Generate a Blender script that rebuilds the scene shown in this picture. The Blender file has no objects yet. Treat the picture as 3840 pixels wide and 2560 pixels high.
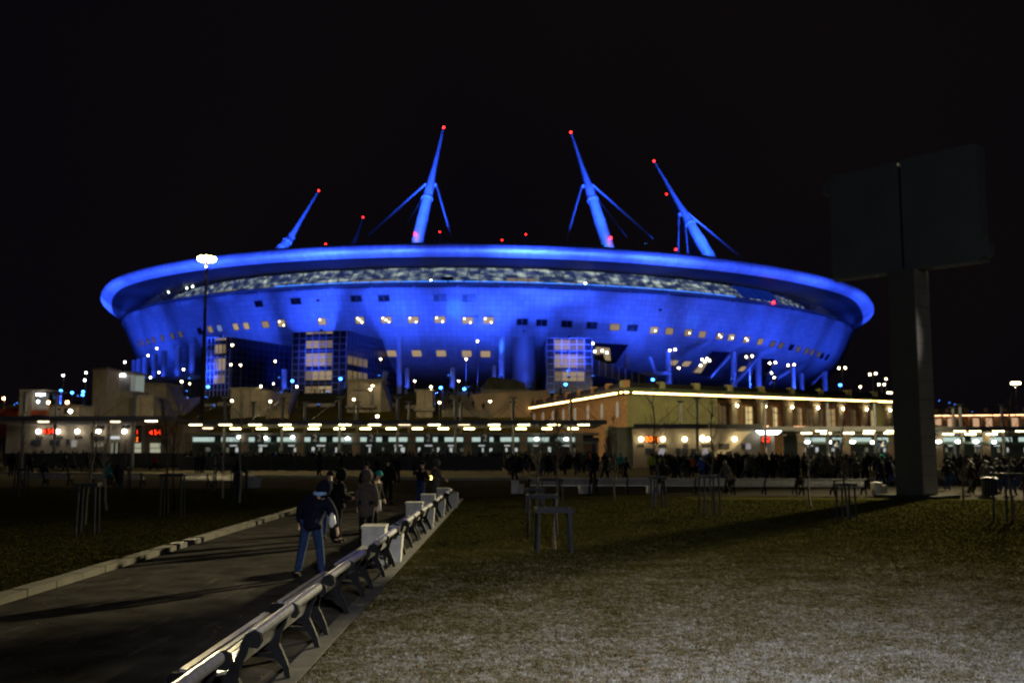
import bpy, bmesh, math, random
import numpy as np
from mathutils import Vector, Matrix, Euler
random.seed(7)
PI = math.pi
scene = bpy.context.scene
C = scene.collection

# ------------------------------------------------------------------ camera, sky, exposure
EYE = 2.4
FPX = 3657.0                      # focal length in units of a 3840 wide frame
PITCH = math.atan(390 / FPX)
cam_d = bpy.data.cameras.new('camera')
cam_d.sensor_width = 36.0
cam_d.lens = 36.0 * FPX / 3840.0
cam_d.clip_start = 0.1
cam_d.clip_end = 3000
cam_d.dof.use_dof = True
cam_d.dof.focus_distance = 4.5
cam_d.dof.aperture_fstop = 3.4
cam = bpy.data.objects.new('camera', cam_d)
C.objects.link(cam)
cam.location = (0, 0, EYE)
cam.rotation_euler = (PI / 2 + PITCH, 0, 0)
scene.camera = cam

world = bpy.data.worlds.new('World')
scene.world = world
world.use_nodes = True
wn = world.node_tree.nodes
wl = world.node_tree.links
bg = wn['Background']
tc = wn.new('ShaderNodeTexCoord')
nz = wn.new('ShaderNodeTexNoise')
nz.inputs['Scale'].default_value = 1.3
nz.inputs['Detail'].default_value = 3
cr = wn.new('ShaderNodeValToRGB')
cr.color_ramp.elements[0].position = 0.35
cr.color_ramp.elements[0].color = (0.0011, 0.0011, 0.0030, 1)
cr.color_ramp.elements[1].position = 0.68
cr.color_ramp.elements[1].color = (0.0036, 0.0026, 0.0030, 1)
wl.new(tc.outputs['Generated'], nz.inputs['Vector'])
wl.new(nz.outputs['Fac'], cr.inputs['Fac'])
wl.new(cr.outputs['Color'], bg.inputs['Color'])
bg.inputs['Strength'].default_value = 1.0

vs = scene.view_settings
vs.view_transform = 'Standard'
vs.look = 'None'
vs.exposure = 0.0
vs.gamma = 1.0
vs.use_curve_mapping = False
scene.cycles.use_light_tree = True
scene.cycles.use_denoising = True
scene.cycles.max_bounces = 5
scene.cycles.diffuse_bounces = 2
scene.cycles.glossy_bounces = 3
scene.cycles.transparent_max_bounces = 8
scene.cycles.sample_clamp_indirect = 4.0

def light(name, kind, loc, power, color, target=None, size=0.5, angle=60, blend=0.6, size_y=None, spread=None):
    d = bpy.data.lights.new(name, kind)
    d.energy = power
    d.color = color
    if kind == 'AREA':
        d.shape = 'RECTANGLE'
        d.size = size
        d.size_y = size_y or size
        if spread: d.spread = math.radians(spread)
    else:
        d.shadow_soft_size = size
    if kind == 'SPOT':
        d.spot_size = math.radians(angle)
        d.spot_blend = blend
    o = bpy.data.objects.new(name, d)
    C.objects.link(o)
    o.location = loc
    if target is not None:
        v = Vector(target) - Vector(loc)
        o.rotation_euler = v.to_track_quat('-Z', 'Y').to_euler()
    return o

SODIUM = (1.0, 0.78, 0.38)
BLUE = (0.027, 0.085, 1.0)
# lamps that stand outside the frame: a tall floodlight mast to the right, a park lamp behind the photographer
light('floodlight_mast_light', 'SPOT', (43, 80, 21), 560000, (1.0, 0.86, 0.48), (14, 25, 0), 0.9, 46, 1.0)
light('park_lamp_light', 'SPOT', (1.6, -1.5, 4.8), 9600, (1.0, 0.965, 0.93), (1.8, 8.2, 0), 0.25, 56, 1.0)
light('far_mast_light', 'SPOT', (16, -75, 24), 26000, (0.86, 0.93, 1.0), (8, 40, 3), 0.5, 60, 0.8)
light('forecourt_mast_light', 'SPOT', (43, 80, 21), 60000, (1.0, 0.80, 0.40), (28, 122, 0), 0.5, 64, 0.8)
light('post_floodlight', 'SPOT', (36, 27, 9), 15000, (1.0, 0.9, 0.76), (18.8, 42.6, 7.4), 0.2, 9, 0.9)

# ------------------------------------------------------------------ picture -> place helpers
cs, cc = math.sin(PITCH), math.cos(PITCH)
def ray(x, y):
    u = (x - 1920) / FPX; v = (1280 - y) / FPX
    return Vector((u, cc - v * cs, cs + v * cc))
def G(x, y, z=0.0):
    d = ray(x, y); t = (z - EYE) / d.z
    return Vector((d.x * t, d.y * t, z))
def A(x, y, Y):
    d = ray(x, y); t = Y / d.y
    return Vector((d.x * t, Y, EYE + d.z * t))

# ------------------------------------------------------------------ materials
MATS = {}
def mat(name, col, rough=0.7, metal=0.0, var=0.15, scale=4.0, bump=0.0, emit=None, estr=0.0, spec=0.4, coords='Object', sample=True, detail=4.0, col2=None, lo=0.35, hi=0.65):
    if name in MATS: return MATS[name]
    m = bpy.data.materials.new(name); m.use_nodes = True
    nt = m.node_tree; n = nt.nodes; l = nt.links
    b = n['Principled BSDF']
    b.inputs['Roughness'].default_value = rough
    b.inputs['Metallic'].default_value = metal
    b.inputs['Specular IOR Level'].default_value = spec
    if var > 0 or col2:
        t = n.new('ShaderNodeTexCoord'); z = n.new('ShaderNodeTexNoise'); r = n.new('ShaderNodeValToRGB')
        z.inputs['Scale'].default_value = scale; z.inputs['Detail'].default_value = detail
        r.color_ramp.elements[0].position = lo; r.color_ramp.elements[1].position = hi
        a = col; c2 = col2 or tuple(min(1, v * (1 + var)) for v in col)
        if not col2: a = tuple(v * (1 - var) for v in col)
        r.color_ramp.elements[0].color = (*a, 1); r.color_ramp.elements[1].color = (*c2, 1)
        l.new(t.outputs[coords], z.inputs['Vector']); l.new(z.outputs['Fac'], r.inputs['Fac'])
        l.new(r.outputs['Color'], b.inputs['Base Color'])
        if bump > 0:
            bp = n.new('ShaderNodeBump'); bp.inputs['Strength'].default_value = bump; bp.inputs['Distance'].default_value = 0.02
            l.new(z.outputs['Fac'], bp.inputs['Height']); l.new(bp.outputs['Normal'], b.inputs['Normal'])
    else:
        b.inputs['Base Color'].default_value = (*col, 1)
    if emit:
        b.inputs['Emission Color'].default_value = (*emit, 1)
        b.inputs['Emission Strength'].default_value = estr
        if not sample: m.cycles.emission_sampling = 'NONE'
    MATS[name] = m
    return m
def glow(name, col, strength, sample=True):
    return mat(name, (0.02, 0.02, 0.02), 0.6, 0, 0, emit=col, estr=strength, sample=sample, spec=0.1)

# ------------------------------------------------------------------ mesh builder
class M:
    def __init__(s): s.v = []; s.f = []; s.mi = []; s.cur = 0
    def add(s, vs, fs):
        o = len(s.v); s.v += [tuple(v) for v in vs]
        s.f += [tuple(i + o for i in f) for f in fs]; s.mi += [s.cur] * len(fs); return s
    def box(s, c, d, rot=None, taper=1.0):
        x, y, z = d[0] / 2, d[1] / 2, d[2] / 2
        vs = [Vector((sx * x * (taper if sz > 0 else 1), sy * y * (taper if sz > 0 else 1), sz * z)) for sz in (-1, 1) for sx, sy in ((-1, -1), (1, -1), (1, 1), (-1, 1))]
        if rot is not None:
            R = rot if isinstance(rot, Matrix) else Euler(rot).to_matrix()
            vs = [R @ v for v in vs]
        c = Vector(c)
        return s.add([v + c for v in vs], [(3, 2, 1, 0), (4, 5, 6, 7), (0, 1, 5, 4), (1, 2, 6, 5), (2, 3, 7, 6), (3, 0, 4, 7)])
    def beam(s, a, b, w, h=None, up=(0, 0, 1)):
        a, b = Vector(a), Vector(b); d = b - a; L = d.length; d.normalize()
        u = Vector(up)
        if abs(d.dot(u)) > 0.98: u = Vector((0, 1, 0))
        x = d.cross(u).normalized(); y = x.cross(d)
        R = Matrix((x, d, y)).transposed()
        return s.box((a + b) / 2, (w, L, h or w), R)
    def tube(s, pts, r, n=8, cap=True):
        pts = [Vector(p) for p in pts]; k = len(pts)
        rs = r if isinstance(r, (list, tuple)) else [r] * k
        vs = []; ref = None
        for i, p in enumerate(pts):
            t = (pts[min(i + 1, k - 1)] - pts[max(i - 1, 0)]).normalized()
            if ref is None or abs(ref.dot(t)) > 0.95:
                ref = Vector((0, 0, 1)) if abs(t.z) < 0.9 else Vector((1, 0, 0))
            x = t.cross(ref).normalized(); y = x.cross(t); ref = y
            for j in range(n):
                a = 2 * PI * j / n
                vs.append(p + (x * math.cos(a) + y * math.sin(a)) * rs[i])
        fs = [(i * n + j, i * n + (j + 1) % n, (i + 1) * n + (j + 1) % n, (i + 1) * n + j) for i in range(k - 1) for j in range(n)]
        if cap:
            e = len(vs); vs += vs[:n] + vs[(k - 1) * n:k * n]
            fs += [tuple(e + j for j in range(n - 1, -1, -1)), tuple(e + n + j for j in range(n))]
        return s.add(vs, fs)
    def ball(s, c, r, n=10, m=6, sc=(1, 1, 1)):
        c = Vector(c); vs = [c + Vector((0, 0, r * sc[2]))]
        for i in range(1, m):
            t = PI * i / m
            for j in range(n):
                a = 2 * PI * j / n
                vs.append(c + Vector((r * sc[0] * math.sin(t) * math.cos(a), r * sc[1] * math.sin(t) * math.sin(a), r * sc[2] * math.cos(t))))
        vs.append(c - Vector((0, 0, r * sc[2]))); e = len(vs) - 1
        fs = [(0, 1 + j, 1 + (j + 1) % n) for j in range(n)]
        for i in range(m - 2):
            for j in range(n):
                fs.append((1 + i * n + j, 1 + (i + 1) * n + j, 1 + (i + 1) * n + (j + 1) % n, 1 + i * n + (j + 1) % n))
        b = 1 + (m - 2) * n
        fs += [(b + j, e, b + (j + 1) % n) for j in range(n)]
        return s.add(vs, fs)
    def prism(s, poly, z0, z1):
        n = len(poly)
        vs = [(p[0], p[1], z0) for p in poly] + [(p[0], p[1], z1) for p in poly]
        fs = [tuple(range(n - 1, -1, -1)), tuple(range(n, 2 * n))] + [(i, (i + 1) % n, n + (i + 1) % n, n + i) for i in range(n)]
        return s.add(vs, fs)
    def quad(s, a, b, c, d): return s.add([a, b, c, d], [(0, 1, 2, 3)])
    def ribbon(s, pts, ws, y0, y1):      # flat bar in the x-z plane, thick along y
        pts = [Vector((p[0], 0, p[1])) for p in pts]; k = len(pts)
        if not isinstance(ws, (list, tuple)): ws = [ws] * k
        vs = []
        for i, p in enumerate(pts):
            t = (pts[min(i + 1, k - 1)] - pts[max(i - 1, 0)]).normalized(); nn = Vector((-t.z, 0, t.x)) * ws[i] / 2
            for q, y in ((p + nn, y0), (p - nn, y0), (p - nn, y1), (p + nn, y1)): vs.append((q.x, y, q.z))
        fs = [(i * 4 + j, i * 4 + (j + 1) % 4, i * 4 + 4 + (j + 1) % 4, i * 4 + 4 + j) for i in range(k - 1) for j in range(4)]
        fs += [(3, 2, 1, 0), tuple((k - 1) * 4 + j for j in range(4))]
        return s.add(vs, fs)
    def mesh(s, name, mats, off=None, smooth=False):
        me = bpy.data.meshes.new(name)
        v = s.v
        if off is not None: v = [(a[0] - off[0], a[1] - off[1], a[2] - off[2]) for a in v]
        me.from_pydata(v, [], s.f)
        for m in (mats if isinstance(mats, (list, tuple)) else [mats]): me.materials.append(m)
        if any(s.mi): me.polygons.foreach_set('material_index', s.mi)
        if smooth: me.polygons.foreach_set('use_smooth', [len(f) == 4 or (len(f) == 3 and len(s.f) > 40) for f in s.f])
        me.validate(); me.update()
        return me

def props(o, label=None, cat=None, group=None, kind=None):
    if label: o['label'] = label
    if cat: o['category'] = cat
    if group: o['group'] = group
    if kind: o['kind'] = kind
    return o
KIDS = {}
def adopt(o, parent):
    o.parent = parent; KIDS.setdefault(parent.name, []).append(o)
def obj(name, b, mats, parent=None, loc=None, smooth=False, **kw):
    """one mesh object; b holds coordinates in the frame of the parent (or world), loc re-bases the origin"""
    me = b if isinstance(b, bpy.types.Mesh) else b.mesh(name, mats, loc, smooth)
    o = bpy.data.objects.new(name, me); C.objects.link(o)
    if parent is not None: adopt(o, parent)
    if loc is not None: o.location = loc
    return props(o, **kw)
def thing(name, label, cat, loc=(0, 0, 0), rotz=0.0, group=None):
    o = bpy.data.objects.new(name, None); C.objects.link(o)
    o.empty_display_size = 0.2
    o.location = loc; o.rotation_euler = (0, 0, rotz)
    return props(o, label, cat, group)
def dup(root, loc, rotz=None, label=None, group=None, scale=None):
    def cp(o, parent):
        c = o.copy(); C.objects.link(c)
        if parent is not None: adopt(c, parent)
        for ch in KIDS.get(o.name, ()): cp(ch, c)
        return c
    r = cp(root, None)
    r.location = loc
    if rotz is not None: r.rotation_euler = (0, 0, rotz)
    if scale: r.scale = (scale,) * 3
    if label: r['label'] = label
    if group: r['group'] = group
    return r
class W:
    """a unique thing modelled in world coordinates, re-based on its root"""
    def __init__(s, name, label, cat, base, group=None):
        s.b = Vector(base); s.root = thing(name, label, cat, s.b, 0, group)
    def part(s, name, b, mats, parent=None, smooth=False, **kw):
        me = b.mesh(name, mats, s.b, smooth)
        o = bpy.data.objects.new(name, me); C.objects.link(o); adopt(o, parent or s.root)
        return props(o, **kw)

def text_mesh(t, size, name='lettering', mt=None, extrude=0.01):
    cu = bpy.data.curves.new('t', 'FONT'); cu.body = t; cu.size = size; cu.align_x = 'CENTER'; cu.align_y = 'CENTER'; cu.extrude = extrude
    o = bpy.data.objects.new('t', cu); C.objects.link(o)
    dg = bpy.context.evaluated_depsgraph_get()
    me = bpy.data.meshes.new_from_object(o.evaluated_get(dg))
    bpy.data.objects.remove(o); bpy.data.curves.remove(cu)
    me.name = name; me.materials.clear()
    if mt: me.materials.append(mt)
    me.transform(Matrix.Rotation(PI / 2, 4, 'X'))
    return me

# common materials
asphalt = mat('asphalt', (0.022, 0.020, 0.018), 0.85, 0, 0, 0.9, 0.15, spec=0.0, col2=(0.045, 0.040, 0.035), detail=9, lo=0.3, hi=0.7)
concrete = mat('concrete', (0.30, 0.28, 0.25), 0.85, 0, 0.18, 1.2, 0.1)
concrete_dk = mat('concrete_dark', (0.16, 0.145, 0.13), 0.85, 0, 0.2, 1.0, 0.1)
white_conc = mat('white_concrete', (0.33, 0.328, 0.325), 0.75, 0, 0.14, 5.0, 0.1)
iron = mat('black_iron', (0.0065, 0.0072, 0.009), 0.6, 0.0, 0.2, 20, spec=0.06)
steel_dk = mat('dark_steel', (0.035, 0.035, 0.038), 0.5, 0.4, 0.2, 6)
steel_gr = mat('grey_steel', (0.22, 0.22, 0.23), 0.5, 0.3, 0.15, 5)
cream = mat('cream_render', (0.38, 0.33, 0.25), 0.85, 0, 0.12, 1.0)
brick_br = mat('brown_brick', (0.42, 0.24, 0.12), 0.85, 0, 0.25, 2.0)
green_wall = mat('green_render', (0.32, 0.33, 0.17), 0.85, 0, 0.12, 0.8)
green_trim = mat('green_trim', (0.12, 0.16, 0.085), 0.8, 0, 0.15, 1.0)
dark_glass = mat('dark_glass', (0.010, 0.012, 0.018), 0.12, 0, 0)
soil_grass = None

# ================================================================== THE SETTING
def grass_material(name='frosted_grass', k=1.0):
    m = bpy.data.materials.new(name); m.use_nodes = True
    nt = m.node_tree; n = nt.nodes; l = nt.links; b = n['Principled BSDF']
    b.inputs['Roughness'].default_value = 0.9; b.inputs['Specular IOR Level'].default_value = 0.0
    t = n.new('ShaderNodeTexCoord')
    def noise(scale, det, rough=0.6):
        z = n.new('ShaderNodeTexNoise'); z.inputs['Scale'].default_value = scale; z.inputs['Detail'].default_value = det
        z.inputs['Roughness'].default_value = rough
        l.new(t.outputs['Object'], z.inputs['Vector']); return z
    def math_(op, a, b_):
        k = n.new('ShaderNodeMath'); k.operation = op
        for i, q in enumerate((a, b_)):
            if isinstance(q, (int, float)): k.inputs[i].default_value = q
            else: l.new(q, k.inputs[i])
        return k.outputs[0]
    fine, mid, big = noise(10.0, 8, 0.72), noise(1.1, 5), noise(0.16, 3)
    # hoar frost thickest on the near lawn; its thinning also paints the lamp's falloff
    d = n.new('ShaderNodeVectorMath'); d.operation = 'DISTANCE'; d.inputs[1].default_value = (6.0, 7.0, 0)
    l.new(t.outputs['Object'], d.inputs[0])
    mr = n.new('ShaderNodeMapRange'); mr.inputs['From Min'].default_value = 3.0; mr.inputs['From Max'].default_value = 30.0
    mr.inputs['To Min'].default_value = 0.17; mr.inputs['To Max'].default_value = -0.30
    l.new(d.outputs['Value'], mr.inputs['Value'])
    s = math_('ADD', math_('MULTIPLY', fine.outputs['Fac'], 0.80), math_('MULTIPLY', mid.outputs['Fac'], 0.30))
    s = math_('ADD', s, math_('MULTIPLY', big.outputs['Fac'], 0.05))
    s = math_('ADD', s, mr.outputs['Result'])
    r = n.new('ShaderNodeValToRGB')
    e = r.color_ramp.elements
    e[0].position = 0.46; e[0].color = (0.042*k, 0.040*k, 0.012*k, 1)
    e[1].position = 0.80; e[1].color = (0.30*k, 0.305*k, 0.315*k, 1)
    q = e.new(0.56); q.color = (0.070*k, 0.062*k, 0.018*k, 1)
    q = e.new(0.68); q.color = (0.175*k, 0.158*k, 0.115*k, 1)
    l.new(s, r.inputs['Fac']); l.new(r.outputs['Color'], b.inputs['Base Color'])
    bp = n.new('ShaderNodeBump'); bp.inputs['Strength'].default_value = 0.8; bp.inputs['Distance'].default_value = 0.05
    l.new(fine.outputs['Fac'], bp.inputs['Height']); l.new(bp.outputs['Normal'], b.inputs['Normal'])
    return m
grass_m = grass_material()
turf_m = grass_material('turf', 0.62)      # same grass colours darkened, painting in the blades' own shade

obj('ground', M().quad((-700, -40, -0.02), (700, -40, -0.02), (700, 1100, -0.02), (-700, 1100, -0.02)), asphalt, kind='structure')
path_m = mat('path_asphalt', (0.034, 0.032, 0.031), 0.9, 0, 0, 1.6, 0.25, spec=0.0, col2=(0.080, 0.075, 0.071), detail=10, lo=0.32, hi=0.75)
nt = path_m.node_tree; n = nt.nodes; l = nt.links          # dusty scuffs drawn out along the walking direction
tcp = n.new('ShaderNodeTexCoord'); mpp = n.new('ShaderNodeMapping'); mpp.inputs['Scale'].default_value = (5.0, 0.55, 1)
mpp.inputs['Rotation'].default_value = (0, 0, 0.18)
nzp = n.new('ShaderNodeTexNoise'); nzp.inputs['Scale'].default_value = 1.3; nzp.inputs['Detail'].default_value = 7; nzp.inputs['Roughness'].default_value = 0.7
rpp = n.new('ShaderNodeValToRGB'); rpp.color_ramp.elements[0].position = 0.56; rpp.color_ramp.elements[0].color = (0, 0, 0, 1); rpp.color_ramp.elements[1].position = 0.78
mxp = n.new('ShaderNodeMixRGB'); mxp.inputs['Color2'].default_value = (0.14, 0.13, 0.12, 1)
base_in = n['Principled BSDF'].inputs['Base Color']; src = base_in.links[0].from_socket
l.new(tcp.outputs['Object'], mpp.inputs['Vector']); l.new(mpp.outputs['Vector'], nzp.inputs['Vector']); l.new(nzp.outputs['Fac'], rpp.inputs['Fac'])
l.new(rpp.outputs['Color'], mxp.inputs['Fac']); l.new(src, mxp.inputs['Color1']); l.new(mxp.outputs['Color'], base_in)
obj('path', M().quad((-7.75, -8, 0.0), (-2.42, -8, 0.0), (-2.42, 46, 0.0), (-7.75, 52, 0.0)), path_m, kind='structure')

def lawn(poly, z, name='lawn'):
    b = M(); b.prism(poly, -0.3, z)
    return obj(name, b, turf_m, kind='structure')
lawn([(-8.08, 0), (-7.95, 48.6), (-9.5, 50.5), (-13, 53.0), (-60, 57.0), (-60, 0)], 0.09)
lawn([(-2.16, 0), (60, 0), (60, 40.5), (40, 42.0), (22, 43.5), (6, 47.0), (-1.0, 46.0), (-2.16, 44.5)], 0.035)

def grass_blades(n, region, dens, z, seed):
    rng = np.random.default_rng(seed)
    x, y = region(rng, n)
    k = len(x)
    h = rng.uniform(0.010, 0.032, k); w = rng.uniform(0.005, 0.012, k) * (0.6 + y / 14.0); a = rng.uniform(0, 2 * PI, k)
    lx, ly = rng.normal(0, 0.03, k), rng.normal(0, 0.03, k)
    v = np.empty((k, 3, 3))
    v[:, 0] = np.stack([x - np.cos(a) * w, y - np.sin(a) * w, np.full(k, z - 0.004)], 1)
    v[:, 1] = np.stack([x + np.cos(a) * w, y + np.sin(a) * w, np.full(k, z - 0.004)], 1)
    v[:, 2] = np.stack([x + lx, y + ly, z + h], 1)
    me = bpy.data.meshes.new('grass')
    me.vertices.add(3 * k); me.vertices.foreach_set('co', v.reshape(-1))
    me.loops.add(3 * k); me.loops.foreach_set('vertex_index', np.arange(3 * k))
    me.polygons.add(k); me.polygons.foreach_set('loop_start', np.arange(k) * 3); me.polygons.foreach_set('loop_total', np.full(k, 3))
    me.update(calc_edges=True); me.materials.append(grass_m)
    o = bpy.data.objects.new('grass', me); C.objects.link(o)
    return props(o, 'short frosted grass blades on the lawn', 'grass', None, 'stuff')
def right_region(rng, n):
    y = 9.0 + 37.0 * rng.random(n) ** 2.2
    x = -2.12 + (y * 0.56 + 2.4) * rng.random(n)
    ok = (y < 43.2) | ((x < 8) & (x > 0) & (y < 45.8)); return x[ok], y[ok]
def left_region(rng, n):
    y = 14.0 + 39.0 * rng.random(n) ** 1.7
    x = -8.12 - (y * 0.60 - 8.0) * rng.random(n)
    ok = (y < 48.0) | (x < -13.2); return x[ok], y[ok]
grass_blades(300000, right_region, 0, 0.035, 1)
grass_blades(90000, left_region, 0, 0.09, 2)

lv = M(); rl = random.Random(5)
for i in range(700):
    yy = 9.5 + 26 * rl.random() ** 1.6; xx = rl.uniform(-7.5, -2.1 + yy * 0.5) if i % 4 else rl.uniform(-7.7, -2.5)
    zz = 0.006 if xx < -2.42 else 0.06; a = rl.uniform(0, 6.3); r_ = rl.uniform(0.018, 0.045); tl = rl.uniform(0, 0.02)
    lv.add([(xx + r_ * math.cos(a), yy + r_ * math.sin(a), zz + tl), (xx - .5 * r_ * math.sin(a), yy + .5 * r_ * math.cos(a), zz), (xx - r_ * math.cos(a), yy - r_ * math.sin(a), zz + .01), (xx + .5 * r_ * math.sin(a), yy - .5 * r_ * math.cos(a), zz + tl * .5)], [(0, 1, 2, 3)])
obj('fallen_leaves', lv, mat('dead_leaf', (0.11, 0.055, 0.025), 0.9, 0, 0.4, 3, spec=0.05), label='scattered dead leaves on the lawn and the path', cat='leaves', kind='stuff')

# kerbs: single stones
kerb_m = mat('kerb_granite', (0.062, 0.055, 0.043), 0.85, 0, 0.3, 1.3, 0.15, detail=8)
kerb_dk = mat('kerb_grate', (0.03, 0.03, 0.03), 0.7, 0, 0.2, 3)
kerb = obj('kerb', M().box((-7.92, 22, -0.12), (0.28, 60, 0.2)), kerb_m, kind='structure')
y = -2.0; k = 0
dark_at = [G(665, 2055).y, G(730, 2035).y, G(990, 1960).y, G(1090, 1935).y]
while y < 48.4:
    L = 1.0
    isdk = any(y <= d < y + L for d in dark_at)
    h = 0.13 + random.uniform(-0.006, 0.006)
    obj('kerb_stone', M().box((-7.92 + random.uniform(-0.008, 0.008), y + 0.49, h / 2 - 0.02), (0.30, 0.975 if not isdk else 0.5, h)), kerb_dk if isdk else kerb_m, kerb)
    y += 1.0
edge = obj('kerb_edging', M().box((-2.29, 18, -0.14), (0.20, 54, 0.25)), kerb_m, kind='structure')
edge_m = mat('edging_stone', (0.062, 0.058, 0.056), 0.85, 0, 0.25, 2.5, 0.1)
y = 3.0
while y < 44.0:
    obj('edging_stone', M().box((-2.29, y + 0.49, 0.008 + random.uniform(-0.003, 0.003)), (0.24, 0.985, 0.07)), edge_m, edge)
    y += 1.0
far_m = mat('pale_paving', (0.125, 0.112, 0.085), 0.85, 0, 0.2, 0.5, 0.1, spec=0.0, detail=8)
fp = [(-110, 108.0), (-60, 90.8), (-28.4, 79.5), (-19, 76.1), (-6.1, 70.2), (-0.4, 69.6), (18, 69.2), (75, 68.0), (75, 118), (-110, 118)]
obj('forecourt', M().prism(fp, -0.3, 0.11), far_m, kind='structure')
kb = M()
for a, b_ in zip(fp[:8], fp[1:8]): kb.beam((a[0], a[1] - 0.17, 0.05), (b_[0], b_[1] - 0.17, 0.05), 0.3, 0.24)
obj('forecourt_kerb', kb, mat('pale_kerb', (0.26, 0.245, 0.19), 0.8, 0, 0.15, 1), kind='structure')

# stadium hill
SX, SY = -8.73, 393.9
HZ, HR, HF = 14.6, 165.0, 226.0
def hill():
    b = M(); n = 160
    prof = [(0, HZ), (HR, HZ), (HR + 2, HZ - 0.3), (HR + 24, HZ - 5.2), (HR + 27, HZ - 5.4), (HF - 3, 0.6), (HF, -0.1)]
    for i, (r, z) in enumerate(prof):
        for j in range(n):
            a = 2 * PI * j / n
            b.v.append((SX + r * math.sin(a), SY - r * math.cos(a), z))
    for i in range(1, len(prof) - 1):
        for j in range(n):
            b.f.append((i * n + j, i * n + (j + 1) % n, (i + 1) * n + (j + 1) % n, (i + 1) * n + j)); b.mi.append(0)
    b.f.append(tuple(range(n, 2 * n))); b.mi.append(1)
    return b
hill_m = mat('hill_turf', (0.060, 0.052, 0.010), 0.95, 0, 0, 0.25, 0.3, col2=(0.120, 0.100, 0.022), detail=9, spec=0.0)
obj('hill', hill(), [hill_m, concrete_dk], kind='structure')
def hillz(x, y):
    r = math.hypot(x - SX, y - SY)
    P_ = [(0, HZ), (HR, HZ), (HR + 2, HZ - 0.3), (HR + 24, HZ - 5.2), (HR + 27, HZ - 5.4), (HF - 3, 0.6), (HF, -0.02), (9999, -0.02)]
    for (a, za), (b_, zb) in zip(P_, P_[1:]):
        if a <= r <= b_: return za + (zb - za) * (r - a) / (b_ - a)
def dist_at_depth(px, r):   # depth along a picture column where the ground ring of radius r (front side) stands
    u = (px - 1920) / FPX / 1.0
    a = 1 + u * u; bb = -2 * (u * SX + SY); c_ = SX * SX + SY * SY - r * r
    return (-bb - math.sqrt(max(bb * bb - 4 * a * c_, 0))) / (2 * a)

# ================================================================== STADIUM
TILT = 0.012
def sp(phi, r, z):
    x = r * math.sin(phi)
    return Vector((SX + x, SY - r * math.cos(phi), z - TILT * x * min(1.0, max(0.0, (z - 20) / 20))))
BOWL = [(104, 19.4), (112, 20.2), (118, 21.3), (122.5, 22.6), (126, 24.3), (129, 26.4), (131.4, 28.8), (133.3, 31.4), (134.7, 33.7), (135.9, 36.2), (137.0, 38.8), (138.1, 41.4), (139.0, 43.6), (139.1, 44.4), (138.2, 45.2), (137.3, 45.7)]
VISOR = [(131, 51.0), (137, 50.9), (141, 50.9), (144.0, 51.1), (145.7, 51.5), (146.6, 52.4), (146.7, 53.3), (146.1, 54.2), (144.4, 54.9), (140, 55.5), (134, 56.2), (128, 56.8)]
VISOR_END = [(137.5, 45.6), (138.6, 45.7), (140.0, 46.6), (142.4, 48.2), (144.6, 49.7), (146.0, 51.0), (146.3, 52.2), (145.2, 53.6), (142.5, 54.8), (139, 55.5), (134, 56.2), (128, 56.8)]
def visor_at(i, phi):
    t = min(1.0, max(0.0, (abs(math.atan2(math.sin(phi), math.cos(phi))) - 0.92) / 0.36)); t = t * t * (3 - 2 * t)
    (r0, z0), (r1, z1) = VISOR[i], VISOR_END[i]
    return r0 + (r1 - r0) * t, z0 + (z1 - z0) * t
ROOF = [(128, 56.8), (118, 58.2), (104, 59.8), (88, 61.5), (60, 64.0), (0, 66.0)]

def panels(name, col, rough, metal, bw, bh, dark=0.55, mortar=0.05):
    m = bpy.data.materials.new(name); m.use_nodes = True
    nt = m.node_tree; n = nt.nodes; l = nt.links; b = n['Principled BSDF']
    b.inputs['Roughness'].default_value = rough; b.inputs['Metallic'].default_value = metal
    uv = n.new('ShaderNodeUVMap'); br = n.new('ShaderNodeTexBrick')
    br.offset = 0.0; br.inputs['Scale'].default_value = 1.0; br.inputs['Brick Width'].default_value = bw; br.inputs['Row Height'].default_value = bh
    br.inputs['Mortar Size'].default_value = mortar; br.inputs['Mortar Smooth'].default_value = 0.2; br.inputs['Bias'].default_value = 0.0
    br.inputs['Color1'].default_value = (*[c * 0.86 for c in col], 1); br.inputs['Color2'].default_value = (*[c * 1.08 for c in col], 1)
    br.inputs['Mortar'].default_value = (*[c * dark for c in col], 1)
    l.new(uv.outputs['UV'], br.inputs['Vector']); l.new(br.outputs['Color'], b.inputs['Base Color'])
    bp = n.new('ShaderNodeBump'); bp.inputs['Strength'].default_value = 0.4; bp.inputs['Distance'].default_value = 0.05; bp.invert = True
    l.new(br.outputs['Fac'], bp.inputs['Height']); l.new(bp.outputs['Normal'], b.inputs['Normal'])
    return m
clad = panels('bowl_cladding', (0.42, 0.42, 0.45), 0.5, 0.25, 1.5, 1.5)
visor_m = panels('visor_cladding', (0.62, 0.62, 0.65), 0.50, 0.5, 1.2, 3.0, 0.8, 0.03)
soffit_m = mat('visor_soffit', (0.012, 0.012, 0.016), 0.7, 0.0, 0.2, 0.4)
roof_m = mat('roof_membrane', (0.10, 0.10, 0.11), 0.7, 0, 0.15, 0.05)

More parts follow.
